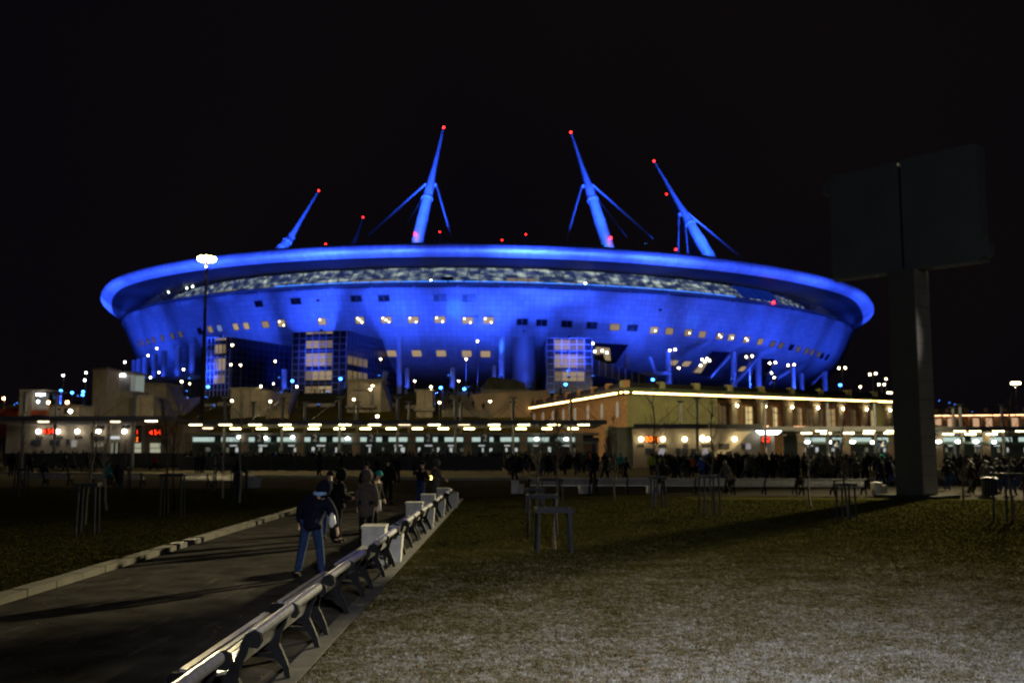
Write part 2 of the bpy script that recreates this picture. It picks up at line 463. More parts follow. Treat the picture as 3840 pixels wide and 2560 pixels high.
stad = thing('stadium', 'huge round saucer stadium lit blue with leaning masts on its roof', 'stadium', (SX, SY, HZ))
SB = Vector((SX, SY, HZ))
def lathe(name, prof, mt, n=240, smooth=True, a0=0.0, a1=2 * PI, parent=None, pf=None, **kw):
    closed = abs(a1 - a0 - 2 * PI) < 1e-6
    b = M(); uvs = []; L = [0.0]
    for p, q in zip(prof, prof[1:]): L.append(L[-1] + math.hypot(q[0] - p[0], q[1] - p[1]))
    cols = n if closed else n + 1
    for i, (r, z) in enumerate(prof):
        for j in range(cols):
            ph = a0 + (a1 - a0) * j / n
            rr, zz = pf(i, ph) if pf else (r, z)
            b.v.append(sp(ph, rr, zz))
    for i in range(len(prof) - 1):
        for j in range(n):
            j2 = (j + 1) % cols if closed else j + 1
            b.f.append((i * cols + j, i * cols + j2, (i + 1) * cols + j2, (i + 1) * cols + j)); b.mi.append(0)
            u0, u1 = (a0 + (a1 - a0) * j / n) * 139, (a0 + (a1 - a0) * (j + 1) / n) * 139
            uvs += [(u0, L[i]), (u1, L[i]), (u1, L[i + 1]), (u0, L[i + 1])]
    me = bpy.data.meshes.new(name)
    me.from_pydata([tuple(v - SB) for v in b.v], [], b.f); me.materials.append(mt)
    ul = me.uv_layers.new(name='UVMap'); ul.data.foreach_set('uv', [c for u in uvs for c in u])
    me.polygons.foreach_set('use_smooth', [smooth] * len(me.polygons)); me.update()
    o = bpy.data.objects.new(name, me); C.objects.link(o); adopt(o, parent or stad)
    return props(o, **kw)
def spart(name, b, mt, parent=None, smooth=False, **kw):
    me = b.mesh(name, mt, SB, smooth)
    o = bpy.data.objects.new(name, me); C.objects.link(o); adopt(o, parent or stad)
    return props(o, **kw)
def dense(prof, k=3):
    out = []
    for i in range(len(prof) - 1):
        p0 = prof[max(i - 1, 0)]; p1 = prof[i]; p2 = prof[i + 1]; p3 = prof[min(i + 2, len(prof) - 1)]
        for s in range(k):
            t = s / k
            out.append(tuple(0.5 * (2 * p1[c] + (p2[c] - p0[c]) * t + (2 * p0[c] - 5 * p1[c] + 4 * p2[c] - p3[c]) * t * t + (3 * p1[c] - p0[c] - 3 * p2[c] + p3[c]) * t ** 3) for c in (0, 1)))
    out.append(prof[-1]); return out
bowl = lathe('bowl', dense(BOWL, 2), clad)
lathe('undercroft_wall', [(104, HZ), (104, 19.4)], concrete_dk, 120)
def dense_visor(i, ph):
    return dense([visor_at(k, ph) for k in range(3, len(VISOR))], 3)[i]
lathe('visor', dense(VISOR[3:], 3), visor_m, 200, pf=dense_visor)
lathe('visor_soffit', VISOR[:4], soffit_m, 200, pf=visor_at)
roof = lathe('roof', ROOF, roof_m, 160)
# glazed gallery between bowl and visor
inner = bpy.data.materials.new('lit_gallery_interior'); inner.use_nodes = True
nt = inner.node_tree; n = nt.nodes; l = nt.links; b_ = n['Principled BSDF']
t_ = n.new('ShaderNodeUVMap'); mp = n.new('ShaderNodeMapping'); mp.inputs['Scale'].default_value = (0.12, 0.34, 1)
z1 = n.new('ShaderNodeTexNoise'); z1.inputs['Scale'].default_value = 2.2; z1.inputs['Detail'].default_value = 2; z1.inputs['Roughness'].default_value = 0.5
r1 = n.new('ShaderNodeValToRGB'); r1.color_ramp.elements[0].position = 0.43; r1.color_ramp.elements[0].color = (0.006, 0.010, 0.028, 1)
r1.color_ramp.elements[1].position = 0.74; r1.color_ramp.elements[1].color = (0.20, 0.23, 0.19, 1)
e_ = r1.color_ramp.elements.new(0.55); e_.color = (0.045, 0.058, 0.066, 1)
l.new(t_.outputs['UV'], mp.inputs['Vector']); l.new(mp.outputs['Vector'], z1.inputs['Vector']); l.new(z1.outputs['Fac'], r1.inputs['Fac'])
l.new(r1.outputs['Color'], b_.inputs['Emission Color']); b_.inputs['Emission Strength'].default_value = 4.0
l.new(r1.outputs['Color'], b_.inputs['Base Color']); inner.cycles.emission_sampling = 'NONE'
lathe('gallery_back_wall', [(125.5, 44.5), (124.0, 51.9)], inner, 160)
lathe('gallery_floor', [(125.5, 44.6), (137.2, 45.65)], steel_dk, 160)
glass_m = bpy.data.materials.new('gallery_glass'); glass_m.use_nodes = True
nt = glass_m.node_tree; n = nt.nodes; l = nt.links; out = n['Material Output']
gb = n['Principled BSDF']; gb.inputs['Base Color'].default_value = (0.02, 0.03, 0.05, 1); gb.inputs['Roughness'].default_value = 0.08
tr = n.new('ShaderNodeBsdfTransparent'); mx = n.new('ShaderNodeMixShader'); mx.inputs[0].default_value = 0.22
l.new(tr.outputs[0], mx.inputs[1]); l.new(gb.outputs[0], mx.inputs[2]); l.new(mx.outputs[0], out.inputs['Surface'])
gl = lathe('gallery_glass', [(136.7, 45.9), (131.2, 50.95)], glass_m, 240, False)
gm = M(); gs = M()
NM = 260
for j in range(NM):
    a = 2 * PI * j / NM
    gm.beam(sp(a, 136.8, 45.9), sp(a, 131.3, 50.95), 0.16)
for r, z in ((135.2, 47.4), (133.3, 49.1)):
    for j in range(NM):
        gm.beam(sp(2 * PI * j / NM, r, z), sp(2 * PI * (j + 1) / NM, r, z), 0.12)
spart('mullion', gm, mat('gallery_mullion', (0.16, 0.17, 0.19), 0.5, 0.4, 0), gl, kind='stuff')
for j in range(130):
    a = 2 * PI * j / 130; da = 2 * PI / 130
    gs.beam(sp(a, 127.5, 45), sp(a + da * (0.5 if j % 2 else -0.5) * 1.2, 128.5, 51.6), 0.13)
    gs.beam(sp(a, 128, 47.9), sp(a + da, 128, 47.9), 0.12)
spart('roof_truss', gs, mat('truss_steel', (0.22, 0.23, 0.25), 0.5, 0.2, 0), stad, kind='stuff')
box_lit = glow('lit_box_wall', (0.80, 0.66, 0.40), 0.30, False)
blue_screen = glow('blue_hoarding', (0.004, 0.02, 0.22), 0.7, False)
def phi_at(px, r):
    Y = dist_at_depth(px, r); p = A(px, 1100, Y)
    return math.atan2(p.x - SX, SY - p.y)
for x0, x1, z0, z1_, m_ in ((1325, 1490, 45.8, 48.0, box_lit), (1900, 2010, 45.8, 48.4, box_lit), (2120, 2190, 45.8, 47.6, box_lit), (790, 880, 45.8, 48.0, box_lit), (1655, 1700, 45.8, 48.6, steel_dk), (2762, 2905, 46.0, 50.2, blue_screen)):
    p0, p1 = phi_at(x0, 128.6 if m_ is not blue_screen else 133.8), phi_at(x1, 128.6 if m_ is not blue_screen else 133.8)
    lathe('gallery_box' if m_ is not blue_screen else 'blue_hoarding', [(129.6, z0), (128.6, z1_)] if m_ is not blue_screen else [(136.6, z0), (132.2, z1_)], m_, 8, False, p0, p1)
gallery_lamp = glow('gallery_lamp', (0.85, 1.0, 0.85), 22.0, False)
gl_b = M()
for px, py in ((498, 1160), (515, 1143), (570, 1117), (582, 1111), (545, 1128), (632, 1095), (700, 1080), (722, 1074), (2931, 1153), (3042, 1171), (3052, 1175), (3090, 1195), (3000, 1165), (1615, 1050), (1720, 1058), (2195, 1062), (2420, 1090), (2450, 1093), (2510, 1090)):
    d = ray(px, py); o_ = Vector((0, 0, EYE)); t = 180.0
    while t < 430:
        p = o_ + d * t
        if math.hypot(p.x - SX, p.y - SY) < 131.0: break
        t += 0.25
    obj('gallery_lamp', M().ball(p - SB, 0.26, 8, 5), gallery_lamp, stad)
# LED line on the lip of the bowl: separate fittings
led = glow('blue_led', (0.05, 0.22, 1.0), 1.7, False)
for j in range(64):
    a0 = -1.02 + j * 0.031
    b = M()
    b.quad(sp(a0, 137.75, 45.62), sp(a0 + 0.0285, 137.75, 45.62), sp(a0 + 0.0285, 137.65, 45.88), sp(a0, 137.65, 45.88))
    if -0.46 < a0 < 0.56: spart('led_strip', b, led)

# windows in the bowl
frame_m = mat('window_frame', (0.12, 0.12, 0.13), 0.5, 0.3, 0)
win_mats = {
    'dark': mat('dark_pane', (0.006, 0.008, 0.016), 0.25, 0, 0),
    'lit': glow('lit_pane', (1.0, 0.74, 0.33), 0.42, False),
    'warm': glow('warm_pane', (0.95, 0.66, 0.26), 0.30, False),
    'dim': glow('dim_pane', (0.55, 0.42, 0.22), 0.16, False),
    'blue': glow('blue_pane', (0.30, 0.45, 1.0), 0.45, False),
    'cream': glow('cream_pane', (1.0, 0.72, 0.40), 0.36, False)}
win_lamp = glow('window_lamp', (1.0, 0.93, 0.72), 13.0, False)
def rz(z):
    for (a, za), (b_, zb) in zip(BOWL[:13], BOWL[1:13]):
        if za <= z <= zb: return a + (b_ - a) * (z - za) / (zb - za)
    return 999 if z > 43.6 else 0
def hit(px, py):
    d = ray(px, py); o_ = Vector((0, 0, EYE)); t = 200.0
    while t < 430:
        p = o_ + d * t
        z = p.z + TILT * (p.x - SX) * min(1, max(0, (p.z - 20) / 20))
        r = math.hypot(p.x - SX, p.y - SY)
        if 19.4 <= z <= 43.6 and r <= rz(z): return math.atan2(p.x - SX, SY - p.y), z
        t += 0.1
    return None
def window(px, py, w, h, st, lamps=()):
    q = hit(px, py)
    if not q: return
    ph, z = q; r = rz(z)
    dr = (rz(min(z + 0.5, 43.5)) - rz(z - 0.5)); up = Vector((dr * math.sin(ph), -dr * math.cos(ph), 1.0)).normalized()
    tx = Vector((math.cos(ph), math.sin(ph), 0)); nn = tx.cross(up).normalized()
    if nn.dot(Vector((0, 0, EYE)) - sp(ph, r, z)) < 0: nn = -nn
    c = sp(ph, r, z) + nn * 0.02
    def P_(u, v, k): return c + tx * u + up * v + nn * k
    f = M(); t = 0.14
    R = Matrix((tx, nn, up)).transposed()
    for u, v, du, dv in ((0, h / 2, w + 2 * t, t), (0, -h / 2, w + 2 * t, t), (-w / 2 - t / 2, 0, t, h - t), (w / 2 + t / 2, 0, t, h - t)):
        f.box(P_(u, v, 0.05), (du, 0.16, dv), R)
    wo = spart('window', f, frame_m)
    half = w / 2 - 0.06
    for s in (-1, 1):
        p = M().box(P_(s * w / 4, 0, 0.03), (half, 0.05, h - t), R)
        spart('pane', p, win_mats[st], wo)
    for (lu, lv) in lamps:
        spart('lamp', M().ball(P_(lu * w / 2, lv * h / 2, 0.16), 0.17, 8, 5), win_lamp, wo)
def zs(zx, zy, x0): return x0 + zx * 0.46768, 800 + zy * 0.46768
for zx, zy, st, lm in ((400, 1090, 'dark', 0), (440, 1070, 'dark', 0), (475, 1045, 'dim', 0), (508, 1035, 'dim', 0), (548, 1025, 'dim', 0), (595, 1013, 'dim', 0), (662, 995, 'dim', 0), (742, 980, 'dim', 0), (810, 967, 'dim', 0), (963, 942, 'dark', 0), (1048, 928, 'warm', 0), (1122, 918, 'blue', 0), (1253, 907, 'lit', 0), (1337, 900, 'lit', 0), (1490, 889, 'warm', 0), (1618, 880, 'lit', 2), (1942, 865, 'lit', 1), (2245, 856, 'lit', 3)):
    x, y = zs(zx, zy, 300); window(x, y, 2.4 if zx > 1400 else 2.0, 2.0, st, [(-.4, .6), (.5, -.6), (0, 0.1)][:lm])
for zx, zy, st, lm in ((318, 853, 'lit', 3), (535, 853, 'lit', 2), (748, 850, 'lit', 2), (970, 857, 'lit', 2), (1137, 857, 'lit', 2), (1407, 868, 'dark', 0), (1563, 876, 'dark', 0), (1765, 885, 'dark', 0), (1965, 897, 'dark', 0), (2150, 910, 'warm', 0), (2290, 918, 'dark', 0)):
    x, y = zs(zx, zy, 1300); window(x, y, 2.9, 1.9, st, [(-.6, .6), (.5, -.6), (0, 0)][:lm])
for zx, zy, st, lm in ((325, 935, 'lit', 1), (447, 943, 'warm', 0), (600, 955, 'warm', 1), (712, 968, 'warm', 0), (852, 983, 'warm', 2), (943, 992, 'lit', 1), (1065, 1010, 'warm', 2), (1175, 1027, 'warm', 0), (1275, 1045, 'dim', 0), (1343, 1057, 'dim', 0), (1425, 1072, 'dark', 0), (1480, 1085, 'dim', 0), (1548, 1100, 'dim', 0), (1592, 1110, 'dim', 0), (1645, 1125, 'dim', 0), (1672, 1140, 'dark', 0), (1712, 1150, 'dark', 0)):
    x, y = zs(zx, zy, 2300); window(x, y, 2.4, 2.0, st, [(.3, -.1), (-.4, .4)][:lm])
for zx, zy, x0 in ((1465, 1148, 300), (1612, 1142, 300), (2310, 1120, 300), (362, 1120, 1300), (562, 1120, 1300), (758, 1120, 1300), (963, 1122, 1300), (1113, 1125, 1300), (480, 1195, 2300), (585, 1203, 2300), (1035, 1243, 2300)):
    x, y = zs(zx, zy, x0); window(x, y, 2.6, 2.3, 'cream')
for zx, zy, x0, w in ((1435, 725, 300, 2.6), (1732, 703, 300, 3.2), (2215, 683, 300, 3.0), (298, 680, 1300, 3.0), (750, 678, 1300, 3.1), (978, 680, 1300, 3.1)):
    x, y = zs(zx, zy, x0); window(x, y, w, 1.75, 'dark')
for zx, zy, x0 in ((1910, 697, 300), (375, 773, 2300), (1040, 823, 1300)):
    x, y = zs(zx, zy, x0); window(x, y, 0.8, 0.5, 'dark')
red_spot = glow('red_dot', (1.0, 0.05, 0.02), 3.0, False)
for zx, zy in ((315, 878), (330, 935), (342, 983), (362, 1037), (370, 1062)):
    q = hit(*zs(zx + 6, zy, 300))
    if q: spart('warning_light', M().ball(sp(q[0], rz(q[1]) + 0.2, q[1]), 0.2, 6, 4), red_spot)

# glass stair towers
tower_glass = mat('tower_glass', (0.030, 0.040, 0.085), 0.22, 0.2, 0.25, 0.5, spec=0.5)
tower_mull = mat('tower_mullion', (0.60, 0.62, 0.66), 0.5, 0.2, 0)
tower_lit = glow('tower_lit_pane', (1.0, 0.74, 0.40), 0.30, False)
tower_lit2 = glow('tower_lit_pane_dim', (0.95, 0.68, 0.34), 0.17, False)
def tower(x0, x1, rf, ztop, depth, win_x, win_rows, ncol, face=None):
    pm = phi_at((x0 + x1) / 2, rf)
    if face is not None: pm2 = face
    else: pm2 = pm
    c = sp(pm, rf, 0); c.z = 0
    Yc = c.y; w = (x1 - x0) / FPX * Yc / max(0.5, abs(math.cos(pm2)))
    tx = Vector((math.cos(pm2), math.sin(pm2), 0)); out_ = Vector((math.sin(pm2), -math.cos(pm2), 0))
    def P_(u, k, z): return c + tx * u + out_ * k + Vector((0, 0, z))
    R = Matrix((tx, -out_, Vector((0, 0, 1)))).transposed()
    tw = spart('glass_tower', M().box(P_(0, -depth / 2, (HZ + ztop) / 2), (w, depth, ztop - HZ), R), tower_glass)
    nr = int(round((ztop - HZ) / 1.7)); dz = (ztop - HZ) / nr
    for i in range(ncol + 1):
        u = -w / 2 + w * i / ncol
        spart('mullion', M().box(P_(u, 0.06, (HZ + ztop) / 2), (0.16, 0.2, ztop - HZ + 0.1), R), tower_mull, tw)
    for i in range(1, nr + 1):
        spart('transom', M().box(P_(0, 0.06, HZ + dz * i), (w, 0.14, 0.14), R), tower_mull, tw)
    sm = M()
    for s in (-1, 1):
        for i in range(1, int(depth / 2.2)):
            sm.box(P_(s * (w / 2 + 0.05), -i * 2.2, (HZ + ztop) / 2), (0.12, 0.12, ztop - HZ), R)
        for i in range(1, nr + 1):
            sm.box(P_(s * (w / 2 + 0.05), -depth / 2, HZ + dz * i), (0.1, depth, 0.12), R)
    spart('side_mullion', sm, mat('side_mullion', (0.12, 0.13, 0.16), 0.5, 0.2, 0), tw, kind='stuff')
    cw = w / ncol; k = 0
    for (za, zb) in win_rows:
        for i in range(ncol):
            u = -w / 2 + cw * (i + 0.5)
            if win_x[0] <= (u + w / 2) / w <= win_x[1]:
                k += 1
                spart('lit_pane', M().box(P_(u, 0.015, (za + zb) / 2), (cw - 0.2, 0.06, zb - za), R), tower_lit2 if (k * 7) % 5 in (1, 3) else tower_lit, tw)
    return P_, R, tw, w
def zat(py, Y): return A(1920, py, Y).z
Yt = 240
P2, R2, tw2, w2 = tower(1094, 1308, 156, zat(1237, Yt), 34, (0.22, 0.74), [(zat(1300, Yt), zat(1272, Yt)), (zat(1368, Yt), zat(1320, Yt)), (zat(1421, Yt), zat(1387, Yt)), (zat(1470, Yt), zat(1445, Yt)), (zat(1246, Yt), zat(1239, Yt))], 8)
P1, R1, tw1, w1 = tower(775, 873, 163, zat(1263, 243), 44, (0.28, 0.78), [(zat(1322, 243), zat(1290, 243)), (zat(1388, 243), zat(1342, 243)), (zat(1437, 243), zat(1403, 243)), (zat(1273, 243), zat(1266, 243))], 6)
P3, R3, tw3, w3 = tower(2048, 2219, 152, zat(1277, 250), 30, (0.14, 0.80), [(zat(1320, 250), zat(1284, 250)), (zat(1385, 250), zat(1337, 250)), (zat(1434, 250), zat(1400, 250))], 6, face=0.02)
# side lights of the middle tower
for za, zb in ((zat(1362, Yt), zat(1330, Yt)), (zat(1425, Yt), zat(1385, Yt))):
    for i in range(4):
        spart('lit_pane', M().box(P2(w2 / 2 + 0.02, -2.2 - i * 3.2, (za + zb) / 2), (0.06, 2.6, zb - za), R2), tower_lit2, tw2)
# blue drum, columns, struts
COLS = []
col_m = mat('concrete_column', (0.42, 0.42, 0.44), 0.7, 0, 0.1, 0.6)
def ring_pt(px, py, r):
    return A(px, py, dist_at_depth(px, r))
p = ring_pt(1965, 1400, 142); 
spart('drum', M().tube([(p.x, p.y, HZ), (p.x, p.y, zat(1266, p.y))], 3.1, 32), clad, smooth=True)
for px, yt, rad, r in ((1501, 1262, 0.75, 146), (1527, 1380, 0.6, 150), (1697, 1378, 0.62, 152), (1882, 1262, 0.72, 146), (1853, 1370, 0.6, 150), (1067, 1385, 0.72, 154),
                       (722, 1290, 0.85, 148), (668, 1300, 0.95, 140), (616, 1315, 0.85, 140), (580, 1328, 0.8, 139), (545, 1340, 0.8, 138), (523, 1345, 0.8, 137), (505, 1350, 0.8, 136),
                       (2348, 1328, 0.65, 146), (2504, 1318, 0.75, 146), (2750, 1318, 0.75, 143), (2842, 1342, 0.85, 141), (2972, 1376, 0.65, 146), (3006, 1400, 0.6, 144), (3091, 1392, 0.85, 138)):
    q = ring_pt(px, yt, r)
    spart('column', M().tube([(q.x, q.y, HZ - 0.2), (q.x, q.y, q.z)], rad, 14), col_m, smooth=True)
    COLS.append(q)
for (xa, ya), (xb, yb), r, w_ in (((1447, 1392), (1427, 1472), 152, 1.1), ((2436, 1340), (2462, 1402), 146, 0.9), ((2748, 1320), (2660, 1415), 142, 0.9), ((2836, 1345), (2752, 1440), 141, 0.9), ((2978, 1378), (2880, 1440), 140, 0.7), ((2510, 1398), (2290, 1412), 152, 0.9), ((3090, 1395), (3045, 1440), 138, 0.7)):
    spart('strut', M().tube([ring_pt(xa, ya, r), ring_pt(xb, yb, r)], w_ * 0.6, 10), col_m, smooth=True)
# left terrace that the columns stand on
pa, pb = phi_at(470, 148), phi_at(775, 152)
lathe('terrace', [(128, 20.4), (149.5, 20.4), (150, 19.6), (150, HZ)], concrete_dk, 24, False, pa, pb)
lathe('parapet', [(149.6, 20.4), (149.6, 21.5), (149.3, 21.5), (149.3, 20.4)], col_m, 24, False, pa, pb)
# dark panels painting the shade of stair openings, glowing wedge for their light
def opening(quad_px, r, lamps, lit):
    b = M(); pts = [ring_pt(x, y, r) for x, y in quad_px]
    back = [q + Vector((0, 1.2, 0)) for q in pts]
    k = len(pts); b.add(pts + back, [tuple(range(k))] + [(i, (i + 1) % k, k + (i + 1) % k, k + i) for i in range(k)])
    o_ = spart('shade_panel', b, win_mats['dark'])
    if lit:
        lp = [ring_pt(x, y, r) - Vector((0, 0.12, 0)) for x, y in lit]
        kk = len(lp); lb = [q + Vector((0, 0.1, 0)) for q in lp]
        spart('lit_stair', M().add(lp + lb, [tuple(range(kk))] + [(i, (i + 1) % kk, kk + (i + 1) % kk, kk + i) for i in range(kk)]), tower_lit, o_)
    for x, y in lamps:
        spart('stair_lamp', M().ball(ring_pt(x, y, r) - Vector((0, 0.3, 0)), 0.3, 8, 5), win_lamp, o_)
opening([(2592, 1398), (2672, 1316), (2738, 1320), (2662, 1412)], 144, [(2632, 1348), (2650, 1345), (2642, 1356), (2660, 1352), (2626, 1370)], [(2600, 1396), (2650, 1338), (2664, 1342), (2628, 1398)])
opening([(2228, 1362), (2228, 1284), (2358, 1292), (2308, 1362)], 148, [(2204, 1290), (2222, 1288), (2230, 1318), (2258, 1315), (2275, 1322)], [(2234, 1300), (2286, 1305), (2290, 1352), (2270, 1350), (2262, 1325), (2234, 1330)])
opening([(2850, 1345), (2905, 1345), (2865, 1440), (2800, 1440)], 138, [(2892, 1398)], None)
# sloping glazed stair beside the right tower
sg = spart('glazed_ramp', M().add([ring_pt(2222, 1345, 154), ring_pt(2420, 1405, 154), ring_pt(2420, 1440, 154), ring_pt(2222, 1405, 154)] + [ring_pt(2222, 1345, 148), ring_pt(2420, 1405, 148), ring_pt(2420, 1440, 148), ring_pt(2222, 1405, 148)], [(0, 1, 2, 3), (4, 7, 6, 5), (0, 4, 5, 1), (1, 5, 6, 2), (2, 6, 7, 3), (3, 7, 4, 0)]), tower_glass)
for i in range(8):
    a = i / 8.0; q0 = ring_pt(2222 + 198 * a, 1345 + 60 * a, 154.3); q1 = ring_pt(2222 + 198 * a, 1405 + 35 * a, 154.3)
    spart('mullion', M().beam(q0, q1, 0.15), tower_mull, sg)

# masts
mast_m = mat('white_mast_steel', (0.55, 0.55, 0.57), 0.45, 0.15, 0.08, 0.3)
cable_m = mat('mast_cable', (0.45, 0.45, 0.47), 0.5, 0.2, 0)
red_m = glow('red_beacon', (1.0, 0.015, 0.012), 16.0, False)
S = 1.6327
def P3d(p, Y): return A(p[0] * S, p[1] * S, Y)
def mast(tip, Yt, fork, Yf, base, Yb, cables, r0=1.75, knots=True, lamp=None):
    T, F_, B = P3d(tip, Yt), P3d(fork, Yf), P3d(base, Yb)
    B = B - (F_ - B).normalized() * 5
    b = M()
    b.tube([B, B.lerp(F_, 0.45), B.lerp(F_, 0.93)], [r0, r0, r0 * 0.8], 16)
    o = spart('mast', b, mast_m, smooth=True)
    u = M(); d = (T - F_)
    u.tube([B.lerp(F_, 0.92), F_.lerp(T, 0.12), F_.lerp(T, 0.3), F_.lerp(T, 0.95)], [r0 * 0.80, r0 * 0.56, r0 * 0.40, r0 * 0.17], 10)
    spart('upper_shaft', u, mast_m, o, smooth=True)
    if knots:
        c = M()
        for k_ in (0.22, 0.5, 0.78): q = B.lerp(F_, k_); c.tube([q, q + d.normalized() * 0.5], r0 * 1.05, 16)
        spart('collar', c, mast_m, o)
        for s_ in (-1, 1):
            q = F_ + Vector((s_ * 1.9, 0, -0.4)); spart('cable_anchor', M().beam(F_ + Vector((0, 0, -1.0)), q, 0.9, 0.9), mast_m, o)
    spart('beacon', M().ball(T, 0.36, 8, 6), red_m, o)
    for (p, Yc, s_) in cables:
        spart('cable', M().tube([F_ + Vector((s_ * 1.9, 0, -0.4)), P3d(p, Yc)], 0.30 if abs(s_) else 0.2, 6), cable_m, o)
    if lamp: spart('beacon', M().ball(P3d(lamp, Yb) + Vector((0, -2.2, 0)), 0.42, 8, 6), red_m, o)
    return B, F_, T
m2 = mast((1019, 293), 312, (989, 422), 303, (958, 560), 294, [((845, 541), 330, -1), ((1041, 560), 280, 1), ((925, 530), 350, 0)], lamp=(955, 541))
m3 = mast((1311, 304), 312, (1350, 424), 303, (1397, 568), 294, [((1298, 560), 280, -1), ((1500, 548), 330, 1), ((1440, 545), 350, 0)], lamp=(1401, 550))
m4 = mast((1502, 370), 352, (1571, 490), 340, (1630, 590), 330, [((1557, 580), 322, -1), ((1580, 586), 318, 0), ((1710, 597), 350, 1)], r0=1.9)
m1 = mast((732, 438), 402, (668, 545), 393, (640, 578), 388, [((667, 573), 384, 1)], r0=2.0, knots=True)
mast((834, 499), 490, (820, 542), 486, (810, 566), 484, [], r0=1.3, knots=False)
m5 = mast((1531, 446), 470, (1560, 505), 462, (1592, 575), 455, [], r0=1.9, knots=False)
for px, py, Yd in ((748, 562), (1010, 534), (1153, 553), (1208, 540), (1552, 575)) and ((748, 562, 470), (1010, 534, 492), (1153, 553, 480), (1208, 540, 490), (1552, 575, 350)):
    T = P3d((px, py), Yd); o = spart('beacon_post', M().tube([T - Vector((0, 0, 9)), T], 0.35, 8), steel_gr)
    spart('beacon', M().ball(T + Vector((0, 0, 0.3)), 0.36, 8, 6), red_m, o)
for px, py in ((1777, 694),):
    q = P3d((px, py), dist_at_depth(px * S, 138)); spart('beacon', M().ball(q, 0.35, 8, 6), red_m)

# blue floodlights on the plaza, on the bowl lip and on the roof: fittings and their light
flood_body = mat('floodlight_case', (0.05, 0.05, 0.055), 0.5, 0.3, 0)
flood_face = glow('floodlight_face', (0.05, 0.22, 1.0), 6.0, False)
def flood(p, tgt, power, angle=80, blend=0.9, size=0.5, col=BLUE):
    p = Vector(p); d = (Vector(tgt) - p).normalized()
    R = d.to_track_quat('-Z', 'Y').to_matrix()
    b = M(); b.box(p - d * 0.25, (0.7, 0.5, 0.4), R)
    o = spart('floodlight', b, flood_body)
    spart('lens', M().box(p + d * 0.01, (0.6, 0.42, 0.08), R), flood_face, o)
    light('floodlight_beam', 'SPOT', p + d * 0.12, power, col, tgt, size, angle, blend)
for i in range(27):
    ph = -1.10 + i * 0.084
    pw = 1.0 if -0.45 < ph < 0.38 else 0.58
    flood(sp(ph, 171, HZ + 1.0), sp(ph, 138, 36.6 + 1.6 * math.sin(i * 1.7)), 110000 * pw * (0.35, 1.15, 0.55, 1.3, 0.4, 0.9)[i % 6], 36, 1.0, 2.2)
for i in range(22):
    ph = -1.0 + i * 0.092
    if any(abs(ph - q) < 0.05 for q in (-0.53, -0.27, 0.10)): continue
    flood(sp(ph, 150.5, HZ + 0.6), sp(ph, 135, 33.0), 10000 * (0.7 + 0.6 * ((i * 5) % 7) / 6), 95, 1.0)
for ph, zt, pw in ((-0.045, 38.5, 24), (0.04, 39.3, 14), (0.19, 40.5, 14), (0.25, 40, 12), (0.15, 41.5, 10), (-0.16, 38.8, 11), (-0.34, 38.0, 9), (0.45, 37.0, 8)):
    flood(sp(ph, 153, HZ + 5.0), sp(ph, 137, zt), pw * 1000, 16, 1.0, 0.3, (0.03, 0.22, 1.0))
for j in range(29):
    ph = -1.16 + j * 0.083
    p = sp(ph, 140.6, 44.2); tg = sp(ph, 146.3, 51.2)
    pw = (1.0 + 0.25 * math.sin(j * 2.3)) * (1.0 if ph < 0.30 else 0.85)
    ln = light('visor_wash_light', 'AREA', p, 350 * pw, BLUE, tg, 11.4, size_y=0.35, spread=84)
    d = (tg - p).normalized(); tx = Vector((math.cos(ph), math.sin(ph), 0)); yy = tx.cross(-d)
    ln.rotation_euler = Matrix((tx, yy, -d)).transposed().to_euler()
    spart('wash_fitting', M().beam(sp(ph - 0.038, 140.3, 43.95), sp(ph + 0.038, 140.3, 43.95), 0.4, 0.3), flood_body)
for q in COLS:
    zb = 20.6 if q.x < -85 else HZ + 0.3
    flood((q.x + 0.5, q.y - 3.2, zb), (q.x, q.y - 0.6, zb + 0.55 * (q.z - zb) + 1.0), 1700, 75, 1.0, 0.2)
for j in range(21):
    ph = -1.34 + j * 0.13
    q = sp(ph, 190, 0); q.z = hillz(q.x, q.y) + 1.6
    flood(q, sp(ph, 146, 52.5), 1050000 * (1.0 if abs(ph + 0.05) < 0.4 else 0.75 if ph < 0 else 0.5) * (0.9, 1.35, 0.6, 1.1, 0.7)[j % 5], 25, 1.0, 1.5)
for P_, ztop, k_ in ((P1, zat(1263, 243), 11000), (P2, zat(1237, Yt), 15000), (P3, zat(1277, 250), 9000)):  # added floods on the tower tops, filling the towers' shadows on the bowl
    q = P_(0, -1.0, ztop + 0.5); dv = (Vector((SX, SY, 0)) - q); dv.z = 0; dv.normalize()
    flood(q, q + dv * 17 + Vector((0, 0, 8)), k_, 120, 1.0)
q = ring_pt(1965, 1266, 145); flood(q + Vector((0, -3.5, 1.5)), q + Vector((0, 8, 8)), 5000, 120, 1.0)  # added flood above the drum, filling its shadow on the bowl
q = ring_pt(1965, 1400, 142); flood((q.x + 1, q.y - 11, HZ + 0.6), (q.x, q.y - 3, HZ + 8), 7000, 60, 1.0)
for P_, w_ in ((P1, w1), (P2, w2), (P3, w3)):
    for u in (-0.42, 0.42):
        q = P_(u * w_, 7.5, HZ + 0.5)
        if math.hypot(q.x - SX, q.y - SY) > 164: q.z = hillz(q.x, q.y) + 0.5
        flood(q, P_(u * w_ * 0.9, 0, HZ + 9), 1000, 100, 1.0, 0.3, (0.02, 0.10, 1.0))
def roof_z(x, y):
    r = math.hypot(x - SX, y - SY)
    for (ra, za), (rb, zb) in zip(ROOF, ROOF[1:]):
        if rb <= r <= ra: return za + (zb - za) * (ra - r) / (ra - rb)
    return 57.0
